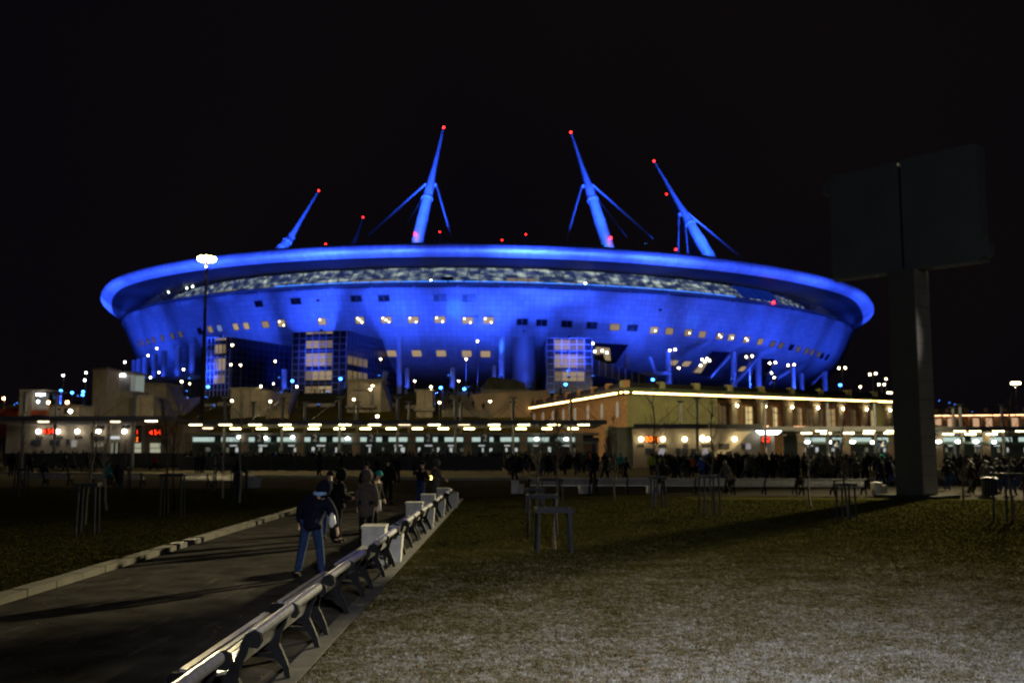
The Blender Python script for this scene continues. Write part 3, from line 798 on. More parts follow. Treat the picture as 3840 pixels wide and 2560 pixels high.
for (B, F_, T), pw in ((m2, 1.0), (m3, 0.85), (m4, 1.0), (m1, 0.8)):
    for dx, dy, tgt, p_, cone in ((4, -20, B.lerp(F_, 0.55), 62000, 70), (-5, -22, F_.lerp(T, 0.25), 260000, 60), (7, -23, F_.lerp(T, 0.8), 420000, 50)):
        q = Vector((B.x + dx, B.y + dy, 0)); q.z = roof_z(q.x, q.y) + 1.6
        flood(q, tgt, p_ * pw, cone, 1.0, 0.25, (0.02, 0.085, 1.0))
    q = Vector((B.x - 1.5, B.y - 7, 0)); q.z = roof_z(q.x, q.y) + 1.0
    flood(q, B.lerp(F_, 0.35), 9000 * pw, 80, 1.0, 0.2, (0.03, 0.22, 1.0))

# ================================================================== HILLSIDE: pavilions, stairs, lamps
def hillhit(px, py):
    d = ray(px, py); t = 120.0
    while t < 330:
        p = Vector((0, 0, EYE)) + d * t
        if p.z <= hillz(p.x, p.y): return Vector((p.x, p.y, hillz(p.x, p.y)))
        t += 0.25
    return Vector((p.x, p.y, HZ))
conc_lit = mat('pavilion_concrete', (0.36, 0.32, 0.27), 0.85, 0, 0.15, 0.7, 0.1)
def pavilion(label, x0, x1, yt, yb, Y, depth, side=None, roof=0.35, extra=None):
    a, b_ = A(x0, yt, Y), A(x1, yb, Y)
    w = W('hillside_pavilion', label, 'pavilion', ((a.x + b_.x) / 2, Y, b_.z - 1.5))
    zt = a.z; zb = b_.z - 3.0
    m = M(); m.box(((a.x + b_.x) / 2, Y + depth / 2, (zt + zb) / 2), (b_.x - a.x, depth, zt - zb))
    wall = w.part('wall', m, conc_lit)
    w.part('roof', M().box(((a.x + b_.x) / 2, Y + depth / 2 - 0.15, zt + roof / 2), (b_.x - a.x + 0.7, depth + 0.8, roof)), concrete)
    n_ = max(1, int((b_.x - a.x) / 2.6))
    for i in range(1, n_ + 1):
        if i <= n_ - 0: w.part('joint_strip', M().box((a.x + (b_.x - a.x) * i / (n_ + 1), Y - 0.03, (zt + zb) / 2), (0.14, 0.1, zt - zb)), concrete_dk)
    if side == 'round':
        m = M(); pts = [(b_.x, Y)] + [(b_.x + 2.2 * math.sin(t_ * PI / 2 / 6), Y + 2.2 - 2.2 * math.cos(t_ * PI / 2 / 6)) for t_ in range(1, 7)] + [(b_.x + 2.2, Y + depth), (b_.x, Y + depth)]
        m.prism(pts, zb, zt - 0.25); w.part('rounded_wall', m, conc_lit)
    elif side == 'slope':
        m = M(); L = 3.2
        m.add([(b_.x, Y + 0.4, zb), (b_.x + L, Y + 0.4, zb), (b_.x, Y + 0.4, zt - 0.2), (b_.x, Y + depth, zb), (b_.x + L, Y + depth, zb), (b_.x, Y + depth, zt - 0.2)], [(0, 1, 2), (3, 5, 4), (0, 3, 4, 1), (1, 4, 5, 2), (2, 5, 3, 0)])
        w.part('sloping_wall', m, concrete_dk)
    if extra: extra(w, a, b_, Y)
    return w
pavilion('grey flat roofed pavilion below the row of blue columns', 505, 620, 1441, 1492, 214, 9, 'slope')
def pale_edges(w, a, b_, Y):
    w.part('edge_trim', M().box((a.x - 0.1, Y - 0.2, (a.z + b_.z) / 2), (0.35, 0.3, a.z - b_.z + 0.6)), white_conc)
    w.part('edge_trim', M().box(((a.x + b_.x) / 2, Y - 0.2, a.z + 0.2), (b_.x - a.x + 0.5, 0.5, 0.4)), white_conc)
pavilion('low pavilion edged with pale concrete beside the grass bank', 486, 574, 1489, 1532, 192, 8, 'slope', 0.2, pale_edges)
pavilion('broad pavilion with a rounded end wall and lamp on top', 868, 972, 1459, 1535, 204, 9, 'round')
lamp_m = glow('lamp_globe', (1.0, 0.80, 0.42), 26.0)
lampw_m = glow('lamp_globe_white', (0.95, 0.93, 0.88), 24.0)
def lit_door(w, a, b_, Y):
    p, q = A(1325, 1460, Y), A(1392, 1466, Y)
    w.part('porch_slab', M().box(((p.x + q.x) / 2, Y - 0.6, p.z), (q.x - p.x, 1.4, 0.35)), concrete)
    p, q = A(1386, 1472, Y), A(1404, 1521, Y)
    w.part('doorway', M().box(((p.x + q.x) / 2, Y - 0.05, (p.z + q.z) / 2), (q.x - p.x, 0.2, p.z - q.z)), white_conc)
    p, q = A(1302, 1522, Y), A(1412, 1530, Y)
    w.part('plinth', M().box(((p.x + q.x) / 2, Y - 1.0, (p.z + q.z) / 2), (q.x - p.x, 2.4, p.z - q.z)), concrete)
pavilion('pavilion with a lit doorway and a porch slab on the slope', 1303, 1428, 1430, 1530, 206, 9, 'slope', 0.5, lit_door)
def ledge(w, a, b_, Y):
    p = A(1592, 1534, Y)
    w.part('ledge', M().box((p.x, Y - 0.4, p.z), (b_.x - a.x + 1.0, 1.6, 0.7)), concrete)
pavilion('narrow pavilion with a ledge beside the crowded stairs', 1562, 1621, 1468, 1560, 198, 8, None, 0.4, ledge)
# tall block at the left end of the hill
p0 = A(350, 1384, 186); p1 = A(405, 1384, 182); p2 = A(452, 1384, 190)
w = W('lift_tower', 'tall blank concrete tower at the left end of the stadium hill', 'tower', (p1.x, 184, 0))
m = M(); m.prism([(p0.x, 186), (p1.x, 182), (p2.x, 190), (p0.x + (p2.x - p1.x), 196)], -0.1, p1.z); w.part('wall', m, conc_lit)
m = M(); m.prism([(p0.x - 0.2, 186), (p1.x, 181.8), (p2.x + 0.2, 190), (p0.x + (p2.x - p1.x), 196.3)], p1.z + 0.003, p1.z + 0.4); w.part('roof', m, concrete_dk)
a, b_ = A(455, 1402, 192), A(503, 1466, 192)
w = W('glazed_lobby', 'glazed lobby with vertical bars and white light beside the blank tower', 'pavilion', (a.x, 192, b_.z))
w.part('slab', M().box(((a.x + b_.x) / 2, 195, b_.z - 0.6), (b_.x - a.x + 1, 7, 1.2)), concrete_dk)
w.part('back_wall', M().box(((a.x + b_.x) / 2, 197, (a.z + b_.z) / 2), (b_.x - a.x, 0.3, a.z - b_.z)), glow('lobby_glow', (0.62, 0.72, 0.66), 0.28, False))
w.part('roof', M().box(((a.x + b_.x) / 2, 194.5, a.z + 0.2), (b_.x - a.x + 1, 7, 0.4)), steel_gr)
for i in range(8): w.part('post', M().box((a.x + (b_.x - a.x) * i / 7, 192, (a.z + b_.z) / 2), (0.12, 0.12, a.z - b_.z)), steel_gr)
w.part('lamp', M().box((A(460, 1407, 191).x, 191, A(460, 1407, 191).z), (0.9, 0.3, 0.4)), lampw_m)
m = M(); m.prism([(p2.x, 188.5), (b_.x, 189.5), (b_.x, 199), (p2.x, 199)], 0, b_.z - 1.25); w.part('base_wall', m, concrete_dk)

# stairways laid on the slope
def slope_strip(pa, pb, pc, pd, n=10, lift=0.2):
    """quad strip from picture points (pa-pb low edge, pc-pd high edge) resting on the hill"""
    l0, r0, l1, r1 = (hillhit(*q) for q in (pa, pb, pc, pd))
    rows = []
    for i in range(n + 1):
        t = i / n; row = []
        for u in (0, 1):
            q = l0.lerp(l1, t) if u == 0 else r0.lerp(r1, t)
            row.append(Vector((q.x, q.y, hillz(q.x, q.y) + lift)))
        rows.append(row)
    return rows
def stairway(label, pa, pb, pc, pd, steps, mt, wall=0.9):
    rows = slope_strip(pa, pb, pc, pd, steps)
    w = W('stairway', label, 'stairway', (rows[0][0] + rows[0][1]) / 2)
    m = M()
    for i in range(steps):
        (a, b_), (c, d) = rows[i], rows[i + 1]
        z = max(c.z, d.z)
        top = [Vector((q.x, q.y, z)) for q in (a, b_, d, c)]; lo = [Vector((q.x, q.y, z - 1.3)) for q in (a, b_, d, c)]
        m.add(lo + top, [(3, 2, 1, 0), (4, 5, 6, 7), (0, 1, 5, 4), (1, 2, 6, 5), (2, 3, 7, 6), (3, 0, 4, 7)])
    w.part('step', m, mt, kind='stuff')
    for s in (0, 1):
        m = M()
        for i in range(steps): m.beam(rows[i][s] + Vector((0, 0, 0.5)), rows[i + 1][s] + Vector((0, 0, 0.5)), 0.35, 1.6 if wall > 0 else 0.2)
        w.part('parapet', m, concrete)
        m = M()
        for i in range(steps): m.beam(rows[i][s] + Vector((0, 0, 1.9)), rows[i + 1][s] + Vector((0, 0, 1.9)), 0.1, 0.1)
        w.part('handrail', m, steel_gr)
    return rows
stair_m = mat('stair_stone', (0.30, 0.26, 0.17), 0.85, 0, 0.2, 0.9, 0.1)
stA = stairway('pale stone stairway climbing the bank between two pavilions', (1000, 1572), (1078, 1572), (1118, 1474), (1165, 1474), 26, stair_m)
stB = stairway('stairway packed with people beside the narrow pavilion', (1660, 1566), (1838, 1570), (1655, 1472), (1745, 1472), 26, concrete_dk)
ramp_m = mat('ramp_paving', (0.27, 0.22, 0.18), 0.85, 0, 0.2, 0.8, 0.1)
for pts, label in ((((530, 1556), (690, 1556), (700, 1500), (770, 1488)), 'pinkish paved ramp curving up the grass bank at the left'),):
    rows = slope_strip(*pts, n=12, lift=0.25)
    w = W('ramp', label, 'ramp', rows[0][0]); m = M()
    for i in range(12):
        q = [rows[i][0], rows[i][1], rows[i + 1][1], rows[i + 1][0]]
        m.add(q + [v - Vector((0, 0, 0.6)) for v in q], [(0, 1, 2, 3), (0, 4, 5, 1), (1, 5, 6, 2), (2, 6, 7, 3), (3, 7, 4, 0)])
    w.part('paving', m, ramp_m)
    for s in (0, 1):
        m = M()
        for i in range(12): m.beam(rows[i][s] + Vector((0, 0, .3)), rows[i + 1][s] + Vector((0, 0, .3)), 0.3, 0.9)
        w.part('parapet', m, conc_lit)
for x0, x1, yy, lab in ((1145, 1192, 1524, 'pale concrete ledge on the grass bank right of the pale stairway'), (1200, 1252, 1524, 'pale concrete ledge left of the pavilion with the lit doorway'), (1440, 1482, 1526, 'short pale ledge right of the pavilion with the lit doorway'), (1520, 1560, 1530, 'pale ledge touching the narrow pavilion'), (770, 800, 1524, 'small pale ledge left of the broad rounded pavilion'), (818, 860, 1521, 'pale ledge against the broad rounded pavilion')):
    p, q = hillhit(x0, yy), hillhit(x1, yy)
    obj('retaining_ledge', M().box(((p.x + q.x) / 2, p.y, p.z + 0.15), (q.x - p.x, 1.2, 1.0)).mesh('retaining_ledge', concrete, ((p.x + q.x) / 2, p.y, p.z)), None, None, ((p.x + q.x) / 2, p.y, p.z), label=lab, cat='ledge', group='pale ledges on the grass bank')
# big plain retaining wall right of the crowded stairs
a, b_ = A(1835, 1478, 196), A(2010, 1570, 200)
w = W('retaining_wall', 'long plain brown wall behind the gates right of the crowded stairs', 'wall', ((a.x + b_.x) / 2, 198, 0))
m = M(); m.add([(A(1850, 1570, 196).x, 196, 0), (b_.x + 3, 200, 0), (b_.x + 3, 200, A(2010, 1462, 200).z), (A(1770, 1480, 198).x, 198, A(1770, 1478, 198).z)] + [(A(1850, 1570, 196).x, 200, 0), (b_.x + 3, 204, 0), (b_.x + 3, 204, A(2010, 1462, 200).z), (A(1770, 1480, 198).x, 202, A(1770, 1478, 198).z)],
      [(0, 1, 2, 3), (7, 6, 5, 4), (3, 2, 6, 7), (1, 5, 6, 2), (0, 3, 7, 4)])
w.part('wall', m, mat('wall_brown', (0.24, 0.19, 0.15), 0.9, 0, 0.2, 0.4, 0.1))
# domed dark kiosk at the foot of the drum
p = A(1890, 1465, 214)
w = W('dark_kiosk', 'low dark kiosk with a sagging roof at the foot of the blue drum', 'kiosk', (p.x, 214, HZ - 4))
m = M(); m.prism([(p.x - 5, 212), (p.x + 5, 212), (p.x + 5, 219), (p.x - 5, 219)], 5, p.z + 0.2); w.part('wall', m, concrete_dk)
m = M(); tp = [(p.x - 4.6, A(0, 1446, 214).z), (p.x - 3, A(0, 1414, 214).z), (p.x + 2, A(0, 1424, 214).z), (p.x + 4.6, A(0, 1436, 214).z), (p.x + 4.6, p.z + 0.2), (p.x - 4.6, p.z + 0.2)]
m.add([(x, 212.5, z) for x, z in tp] + [(x, 218, z) for x, z in tp], [tuple(range(6)), tuple(range(11, 5, -1))] + [(i, (i + 1) % 6, 6 + (i + 1) % 6, 6 + i) for i in range(6)]); w.part('roof', m, mat('kiosk_roof', (0.05, 0.05, 0.05), 0.8, 0, 0.3, 1))

# ------------------------------------------------------------------ street lamps
pole_m = mat('lamp_pole', (0.16, 0.16, 0.17), 0.5, 0.4, 0.1, 3)
def lamp(px, py, Y, label, group, r=0.24, mt=None, arm=None, name='street_lamp', cat='street lamp'):
    p = A(px, py, Y); z0 = hillz(p.x, p.y) if p.y > 130 else 0.1
    px_ = p.x + (0.5 if arm else 0)
    t = thing(name, label, cat, (px_, p.y + 0.25, z0), 0, group)
    b = Vector((px_, p.y + 0.25, z0)); h = p.z - z0
    obj('pole', M().tube([(0, 0, 0), (0, 0, max(h, 0.6) + 0.1)], [0.10, 0.055], 8), pole_m, t)
    obj('head', M().box((p.x - b.x, -0.2, h + r * 0.9), (0.7, 0.8, 0.1)), pole_m, t)
    obj('globe', M().ball(p - b, r, 8, 6), mt or lamp_m, t)
    return t
LG = 'small lamps around the stadium plaza'
for px, py, Y, label in (
    (237, 1407, 205, 'white lamp on a tall pole left of the paired lamps in the dark'),
    (322, 1397, 214, 'upper white lamp of the two left of the blank tower'),
    (318, 1425, 222, 'lower white lamp of the two left of the blank tower'),
    (468, 1357, 232, 'white lamp glowing just above the glazed lobby beside the bowl edge'),
    (555, 1333, 238, 'lamp before the lower left flank of the bowl'),
    (588, 1306, 240, 'lamp above its neighbour before the left flank of the bowl'),
    (871, 1293, 228, 'lamp at the top right corner of the left glass tower'),
    (866, 1367, 230, 'lamp at the lower right edge of the left glass tower'),
    (902, 1368, 229, 'lamp before the dark glass flank of the left tower'),
    (1032, 1354, 228, 'lamp below the two slanting windows left of the middle tower'),
    (688, 1385, 240, 'lamp among the left columns nearest the tall light mast'),
    (596, 1396, 242, 'warm lamp among the columns above the terrace rail'),
    (564, 1415, 244, 'lamp low on the terrace beside the outer columns'),
    (681, 1430, 205, 'lamp on a thin pole above the pinkish ramp'),
    (642, 1452, 226, 'small lamp low behind the grey flat roofed pavilion'),
    (711, 1438, 226, 'faint lamp between the pole lamp and the tall light mast'),
    (978, 1448, 203, 'lamp over the rounded end of the broad pavilion'),
    (1025, 1438, 226, 'faint lamp between the broad pavilion and the middle tower'),
    (1113, 1449, 215, 'lamp at the head of the pale stone stairway'),
    (870, 1502, 190, 'lamp on a thin pole at the left corner of the broad pavilion'),
    (1014, 1504, 195, 'lamp among the people on the pale stone stairway'),
    (1327, 1497, 190, 'lamp on a pole before the pavilion with the lit doorway'),
    (1389, 1459, 204, 'lower lamp over the lit doorway of the pavilion'),
    (1397, 1446, 205, 'upper lamp over the lit doorway of the pavilion'),
    (1427, 1346, 229, 'lamp below the lower windows right of the middle tower'),
    (1555, 1428, 229, 'lamp under the bowl left of the lone short column'),
    (1720, 1428, 229, 'lamp under the bowl right of the lone short column'),
    (1748, 1346, 229, 'lamp below the lower windows left of the tall plaza lamp'),
    (1791, 1279, 226, 'lamp on the tallest pole before the centre of the bowl'),
    (1616, 1450, 205, 'upper lamp at the head of the crowded stairs'),
    (1618, 1462, 204, 'lower lamp at the head of the crowded stairs'),
    (1648, 1509, 188, 'lamp at the left foot of the crowded stairs'),
    (1838, 1504, 190, 'lamp on a bent pole before the plain brown wall'),
    (1415, 1560, 150, 'lamp just over the gate roof below the lit doorway pavilion'),
    (2545, 1379, 225, 'single lamp below the first twin lamp right of the glazed ramp'),
    (2903, 1415, 225, 'single lamp beneath the third twin lamp on the right flank'),
    (3323, 1420, 240, 'single high lamp close to the dark billboard post'),
    (3226, 1450, 215, 'warm lamp above the green parapet near the twin lamps'),
    (3187, 1465, 212, 'lowest warm lamp behind the end of the green parapet')):
    lamp(px, py, Y, label, LG, 0.21 if 'faint' not in label else 0.16, lampw_m if px < 600 else lamp_m, name='plaza_lamp')
def twin(x1, y1, x2, y2, Y, label):
    p, q = A(x1, y1, Y), A(x2, y2, Y); z0 = hillz(p.x, p.y)
    t = thing('twin_lamp', label, 'street lamp', ((p.x + q.x) / 2, Y, z0), 0, 'twin headed lamps on the right flank')
    b = Vector(t.location)
    h = max(p.z, q.z) - z0
    obj('pole', M().tube([(0, 0, 0), (0, 0, h - 0.2)], [0.12, 0.06], 8), pole_m, t)
    obj('arm', M().tube([p - b + Vector((0, 0, .3)), (0, 0, h - 0.1), q - b + Vector((0, 0, .3))], 0.05, 6), pole_m, t)
    for c in (p, q): obj('globe', M().ball(c - b, 0.23, 8, 6), lamp_m, t)
twin(2512, 1313, 2532, 1310, 222, 'twin headed lamp highest on the right flank beside a blue column')
twin(2799, 1338, 2821, 1335, 222, 'twin headed lamp between the two columns right of the lit stair')
twin(2886, 1361, 2908, 1359, 222, 'twin headed lamp over the dark opening in the right flank')
twin(2955, 1369, 2978, 1367, 222, 'twin headed lamp before the thin column near the bowl end')
twin(3146, 1380, 3170, 1379, 222, 'twin headed lamp standing clear in the dark beside the bowl')
twin(3262, 1403, 3284, 1400, 226, 'twin headed lamp halfway between bowl and billboard post')
twin(3296, 1441, 3316, 1441, 236, 'low twin headed lamp near the billboard post')
twin(3331, 1473, 3341, 1473, 240, 'close set twin lamp touching the billboard post at the parapet')
blue_m = glow('blue_lamp', (0.03, 0.20, 1.0), 26.0)
for px, py, Y, lab in ((228, 1465, 235, 'blue floodlight with a white lamp on the pole beside it'), (202, 1467, 250, 'faintest blue floodlight at the far left'), (270, 1472, 240, 'blue floodlight between the two left pairs of lamps'), (312, 1468, 240, 'upper blue floodlight left of the blank tower'), (310, 1480, 236, 'lower blue floodlight left of the blank tower'),
    (780, 1450, 232, 'blue floodlight at the foot of the left glass tower'), (1096, 1428, 228, 'blue floodlight at the left foot of the middle glass tower'), (1277, 1420, 228, 'blue floodlight before the right part of the middle glass tower'), (1653, 1453, 222, 'blue floodlight right of the lamps at the stair head'), (1741, 1458, 222, 'blue floodlight above the people at the top of the crowded stairs'), (2121, 1441, 222, 'blue floodlight at the foot of the right glass tower'), (2448, 1423, 225, 'blue floodlight below the end of the glazed ramp'), (3151, 1443, 235, 'tiny blue floodlight below the twin lamp beside the bowl')):
    p = A(px, py, Y); z0 = hillz(p.x, p.y)
    t = thing('blue_floodlight', lab, 'floodlight', (p.x, p.y, z0), 0, 'blue floodlights on short poles')
    h = p.z - z0
    obj('pole', M().tube([(0, 0.2, 0), (0, 0.2, max(h, .4))], 0.07, 6), pole_m, t)
    obj('lens', M().ball((0, 0, h), 0.30, 8, 6, (1.2, .6, .9)), blue_m, t)

# tall light masts with a ring of floodlights
mast_grey = mat('light_mast_steel', (0.05, 0.048, 0.042), 0.5, 0.4, 0.1, 2)
flood_w = glow('mast_flood', (1.0, 0.76, 0.26), 34.0, False)
def light_mast(px, py, Y, label, power, rr):
    p = A(px, py, Y); t = thing('light_mast', label, 'light mast', (p.x, Y, 0))
    h = p.z
    obj('pole', M().tube([(0, 0, 0), (0, 0, h * 0.5), (0, 0, h)], [0.30, 0.22, 0.12], 12), mast_grey, t, smooth=True)
    ring = M()
    k = 14
    for i in range(k): ring.beam((rr * math.cos(2 * PI * i / k), rr * math.sin(2 * PI * i / k), h - 0.15), (rr * math.cos(2 * PI * (i + 1) / k), rr * math.sin(2 * PI * (i + 1) / k), h - 0.15), 0.12)
    for i in range(4): ring.beam((0, 0, h - .15), (rr * math.cos(PI / 2 * i), rr * math.sin(PI / 2 * i), h - .15), 0.1)
    obj('ring', ring, mast_grey, t)
    for i in range(8):
        a = 2 * PI * i / 8 + 0.2; c = Vector((rr * math.cos(a), rr * math.sin(a), h - 0.28))
        hd = obj('floodlight', M().box(c + Vector((0, 0, 0.16)), (0.42, 0.42, 0.2)), mast_grey, t)
        obj('lens', M().ball(c, 0.34, 8, 6, (1, 1, 0.95)), flood_w, hd)
    obj('light_shield', M().tube([(0, 0, h - 1.35), (0, 0, h - 1.30)], 0.42, 16), mast_grey, t)  # added disc that shades the pole from the mast lamp
    light('light_mast_light', 'SPOT', (p.x, Y, h - 0.95), power * 2.0, (1.0, 0.80, 0.40), (p.x, Y, 0), 0.25, 177, 0.08)
    return t
light_mast(776, 962, 112, 'tall light mast glaring yellow in front of the stadium', 75000, 0.75)
light_mast(3808, 1432, 232, 'distant light mast glaring beyond the low lit building', 30000, 0.75)

# ================================================================== GATES
def X(px, Y): return A(px, 1640, Y).x
roof_dk = mat('canopy_roof', (0.13, 0.135, 0.15), 0.6, 0.2, 0.15, 0.5)
soffit_c = mat('canopy_soffit', (0.30, 0.29, 0.26), 0.8, 0, 0.12, 0.6)
strip_m = glow('strip_lamp', (1.0, 0.80, 0.36), 13.0)
strip_dim = glow('strip_lamp_dim', (1.0, 0.80, 0.50), 2.5)
lampbox = mat('lamp_housing', (0.25, 0.25, 0.25), 0.6, 0.2, 0)
mast_blue = mat('gate_mast', (0.20, 0.21, 0.24), 0.5, 0.3, 0.1, 2)
def canopy(label, x0, x1, y0, y1, z0, z1, masts, lamps, mast_h=7.35, rear=None, tilt_end=0.0):
    w = W('gate_canopy', label, 'canopy', ((x0 + x1) / 2, y0, 0), 'canopies over the gates')
    m = M(); m.add([(x0, y0, z0), (x1, y0, z0), (x1 - tilt_end, y1, z1), (x0 + tilt_end, y1, z1), (x0, y0, z0 + 0.16), (x1, y0, z0 + 0.16), (x1 - tilt_end, y1, z1 + 0.16), (x0 + tilt_end, y1, z1 + 0.16)], [(4, 5, 6, 7), (0, 1, 5, 4), (1, 2, 6, 5), (2, 3, 7, 6), (3, 0, 4, 7)])
    roof = w.part('roof', m, roof_dk)
    m = M(); m.add([(x0, y0, z0 - 0.003), (x1, y0, z0 - 0.003), (x1 - tilt_end, y1, z1 - 0.003), (x0 + tilt_end, y1, z1 - 0.003)], [(3, 2, 1, 0)]); w.part('soffit', m, soffit_c)
    w.part('fascia', M().box(((x0 + x1) / 2, y0 - 0.06, z0 - 0.02), (x1 - x0, 0.1, 0.42)), roof_dk)
    for mx, my in masts:
        b = M(); b.tube([(mx, my, 0), (mx, my, mast_h)], 0.15, 10)
        o = w.part('mast', b, mast_blue)
        b = M(); b.tube([(mx, my, mast_h - 0.15), (mx, my, mast_h)], [0.25, 0.5], 12); w.part('cap', b, mast_blue, o)
        for sx in (-2.6, 2.6):
            ex = mx + sx
            if x0 < ex < x1:
                w.part('stay_cable', M().tube([(mx, my, mast_h - 0.2), (ex, y0 + 1.0 if my < (y0 + y1) / 2 else y1 - 1.0, z0 + 0.16)], 0.025, 5), steel_dk, o)
    for lx, ly, L, dim in lamps:
        t = (ly - y0) / (y1 - y0); z = z0 + (z1 - z0) * t - 0.02
        h = w.part('lamp_housing', M().box((lx, ly, z - 0.05), (L + 0.1, 0.5, 0.09)), lampbox)
        w.part('strip_lamp', M().box((lx, ly, z - 0.17), (L, 0.4, 0.15)), strip_dim if dim else strip_m, h)
    return w
cx0 = [-29.4 + 5.9 * i for i in range(7)]
lam = [(-31.7 + 2.99 * i, 98.0, 1.15, i in (7, 9)) for i in range(14)] + [(-30.35 + 2.85 * i, 107.6, 1.1, False) for i in range(14)] + [(-33.1, 106.5, 1.0, True)]
canopy('long canopy with two rows of strip lamps over the middle gates', -33.2, 9.4, 97.0, 112.0, 4.72, 4.32, [(x, 100.0) for x in cx0] + [(x, 111.0) for x in cx0[:-1]], lam)
ll = [(X(565, 92.5) , 92.5, 1.0, False), (X(430, 94), 94, 0.8, True), (X(160, 94), 94, 0.9, True)]
canopy('dark canopy over the left ticket hall', -52, X(655, 92), 91.5, 103.0, 4.95, 4.55, [(X(500, 94), 94.0), (X(85, 94), 94.0), (X(205, 101), 101.0)], ll, 7.6)
rl = [(X(x, 101.0), 101.0, 1.0, False) for x in (3080, 3190 + 70, 3345)] + [(X(x, 106), 106, 1.0, False) for x in (3025, 3098, 3184, 3258, 3336)]
canopy('canopy with strip lamps over the right gates by the billboard post', X(2850, 101), X(3470, 101), 100.0, 111.0, 4.15, 3.75, [(X(2870, 102), 102.0), (X(3105, 102), 102.0), (X(3282, 102), 102.0)], rl, 7.0)
canopy('unlit canopy over the right ticket hall', X(2370, 99), X(2838, 99), 97.5, 109.0, 4.35, 4.05, [(X(2615, 99), 99.0), (X(2555, 106), 106.0)], [], 7.2, tilt_end=2.0)
fl = [(X(x, 96), 96.0, 0.95, False) for x in (3600, 3658, 3745, 3832, 3920)] + [(X(x, 103), 103.0, 0.95, False) for x in (3556, 3640, 3720)]
canopy('canopy with strip lamps over the gates right of the billboard post', X(3490, 95), X(4150, 95), 95.0, 107.0, 4.05, 3.65, [(X(3605, 97), 97.0), (X(3762, 97), 97.0), (X(3578, 104), 104.0)], fl, 6.5)

# turnstile halls
hall_m = mat('hall_wall', (0.20, 0.20, 0.19), 0.8, 0, 0.15, 0.6)
hall_in = mat('hall_interior', (0.10, 0.115, 0.11), 0.8, 0, 0.2, 0.8)
band_m = glow('light_band', (0.70, 0.92, 0.84), 0.62)
panel_m = glow('white_panel', (0.75, 0.80, 0.78), 0.55, False)
sign_blue = mat('sign_blue', (0.012, 0.035, 0.12), 0.6, 0, 0.1, 2)
white_pt = mat('white_paint', (0.75, 0.75, 0.75), 0.6, 0, 0)
brown_p = mat('brown_pillar', (0.20, 0.15, 0.115), 0.8, 0, 0.15, 1)
def hall(label, x0, x1, Y, unit, first, sign_h, seed):
    rnd = random.Random(seed)
    w = W('turnstile_hall', label, 'gate hall', ((x0 + x1) / 2, Y, 0), 'turnstile halls')
    w.part('back_wall', M().box(((x0 + x1) / 2, Y + 5, 1.75), (x1 - x0, 0.3, 3.5)), hall_in)
    w.part('roof', M().box(((x0 + x1) / 2, Y + 2.4, 3.63), (x1 - x0 + 0.3, 6.0, 0.24)), hall_m)
    w.part('fascia', M().box(((x0 + x1) / 2, Y - 0.5, 2.68), (x1 - x0, 0.12, 0.22)), mat('fascia_teal', (0.10, 0.15, 0.15), 0.6, 0, 0))
    x = first
    while x < x1 - 1:
        # one bay: pillar, lit band, sign position, lit band
        w.part('pillar', M().box((x + 0.4, Y - 0.2, 1.77), (0.8, 0.5, 3.5)), brown_p)
        for bx, L in ((x + 2.0, 2.25), (x + 4.85, 1.95)):
            if bx + L / 2 > x1: continue
            w.part('light_band', M().box((bx, Y - 0.35, 3.05), (L, 0.12, 0.46)), band_m)
            k = rnd.choice((0, 1, 1))
            if k: w.part('light_tube', M().box((bx + rnd.uniform(-.4, .4), Y + 0.8, 2.40), (rnd.uniform(0.5, 0.95), 0.1, 0.14)), panel_m)
            for _ in range(3):
                gx = bx + rnd.uniform(-L / 2, L / 2)
                c = w.part('turnstile', M().box((gx, Y + 0.2, 0.62), (0.28, 1.2, 1.05)).box((gx, Y - 0.1, 1.45), (0.10, 0.12, 0.7)), steel_gr)
                if rnd.random() < 0.75: w.part('notice', M().box((gx + .1, Y + 0.55, 1.95), (rnd.uniform(.15, .34), 0.05, rnd.uniform(.3, .6))), panel_m if rnd.random() < 0.5 else white_pt, c)
        x += unit
    return w
hall('turnstile hall with glowing bands and blue signs under the middle canopy', -35.0, 9.0, 104.0, 5.9, -34.6, 3, 3)
hall('turnstile hall with white bands left of the billboard post', X(2985, 108), X(3440, 108), 108.0, 5.0, X(2985, 108), 3, 5)
hall('turnstile hall with white bands right of the billboard post', X(3500, 104), X(4100, 104), 104.0, 5.0, X(3500, 104), 3, 6)
two = text_mesh('2', 0.95, 'digit', white_pt)
GS = 'blue gate signs numbered two'
def gate_sign(px, Y, pyt, pyb, wd, label, group=GS):
    a, b_ = A(px, pyt, Y), A(px, pyb, Y)
    t = thing('gate_sign', label, 'sign', (a.x, Y, b_.z), 0, group)
    h = a.z - b_.z
    obj('board', M().box((0, 0.05, h / 2), (wd, 0.08, h)), sign_blue, t)
    o = obj('digit', two, None, t); o.location = (0, -0.02, h * 0.58)
    obj('bracket', M().box((0, 0.05, h + 0.45), (0.06, 0.06, 0.9)), steel_gr, t)
for px, lab in ((973, 'blue sign with a white 2 leftmost under the middle canopy'), (1182, 'second blue sign with a white 2 from the ticket hall'), (1393, 'middle blue sign with a white 2 under the middle canopy'), (1606, 'blue sign with a white 2 left of the last one before the terracotta wall'), (1819, 'blue sign with a white 2 nearest the terracotta wall')):
    gate_sign(px, 101.3, 1628, 1664, 0.98, lab)
for px, lab in ((3134, 'dim blue sign with a white 2 left of the right gates'), (3308, 'dim blue sign with a white 2 close to the billboard post')):
    gate_sign(px, 101.3, 1648, 1680, 0.9, lab)
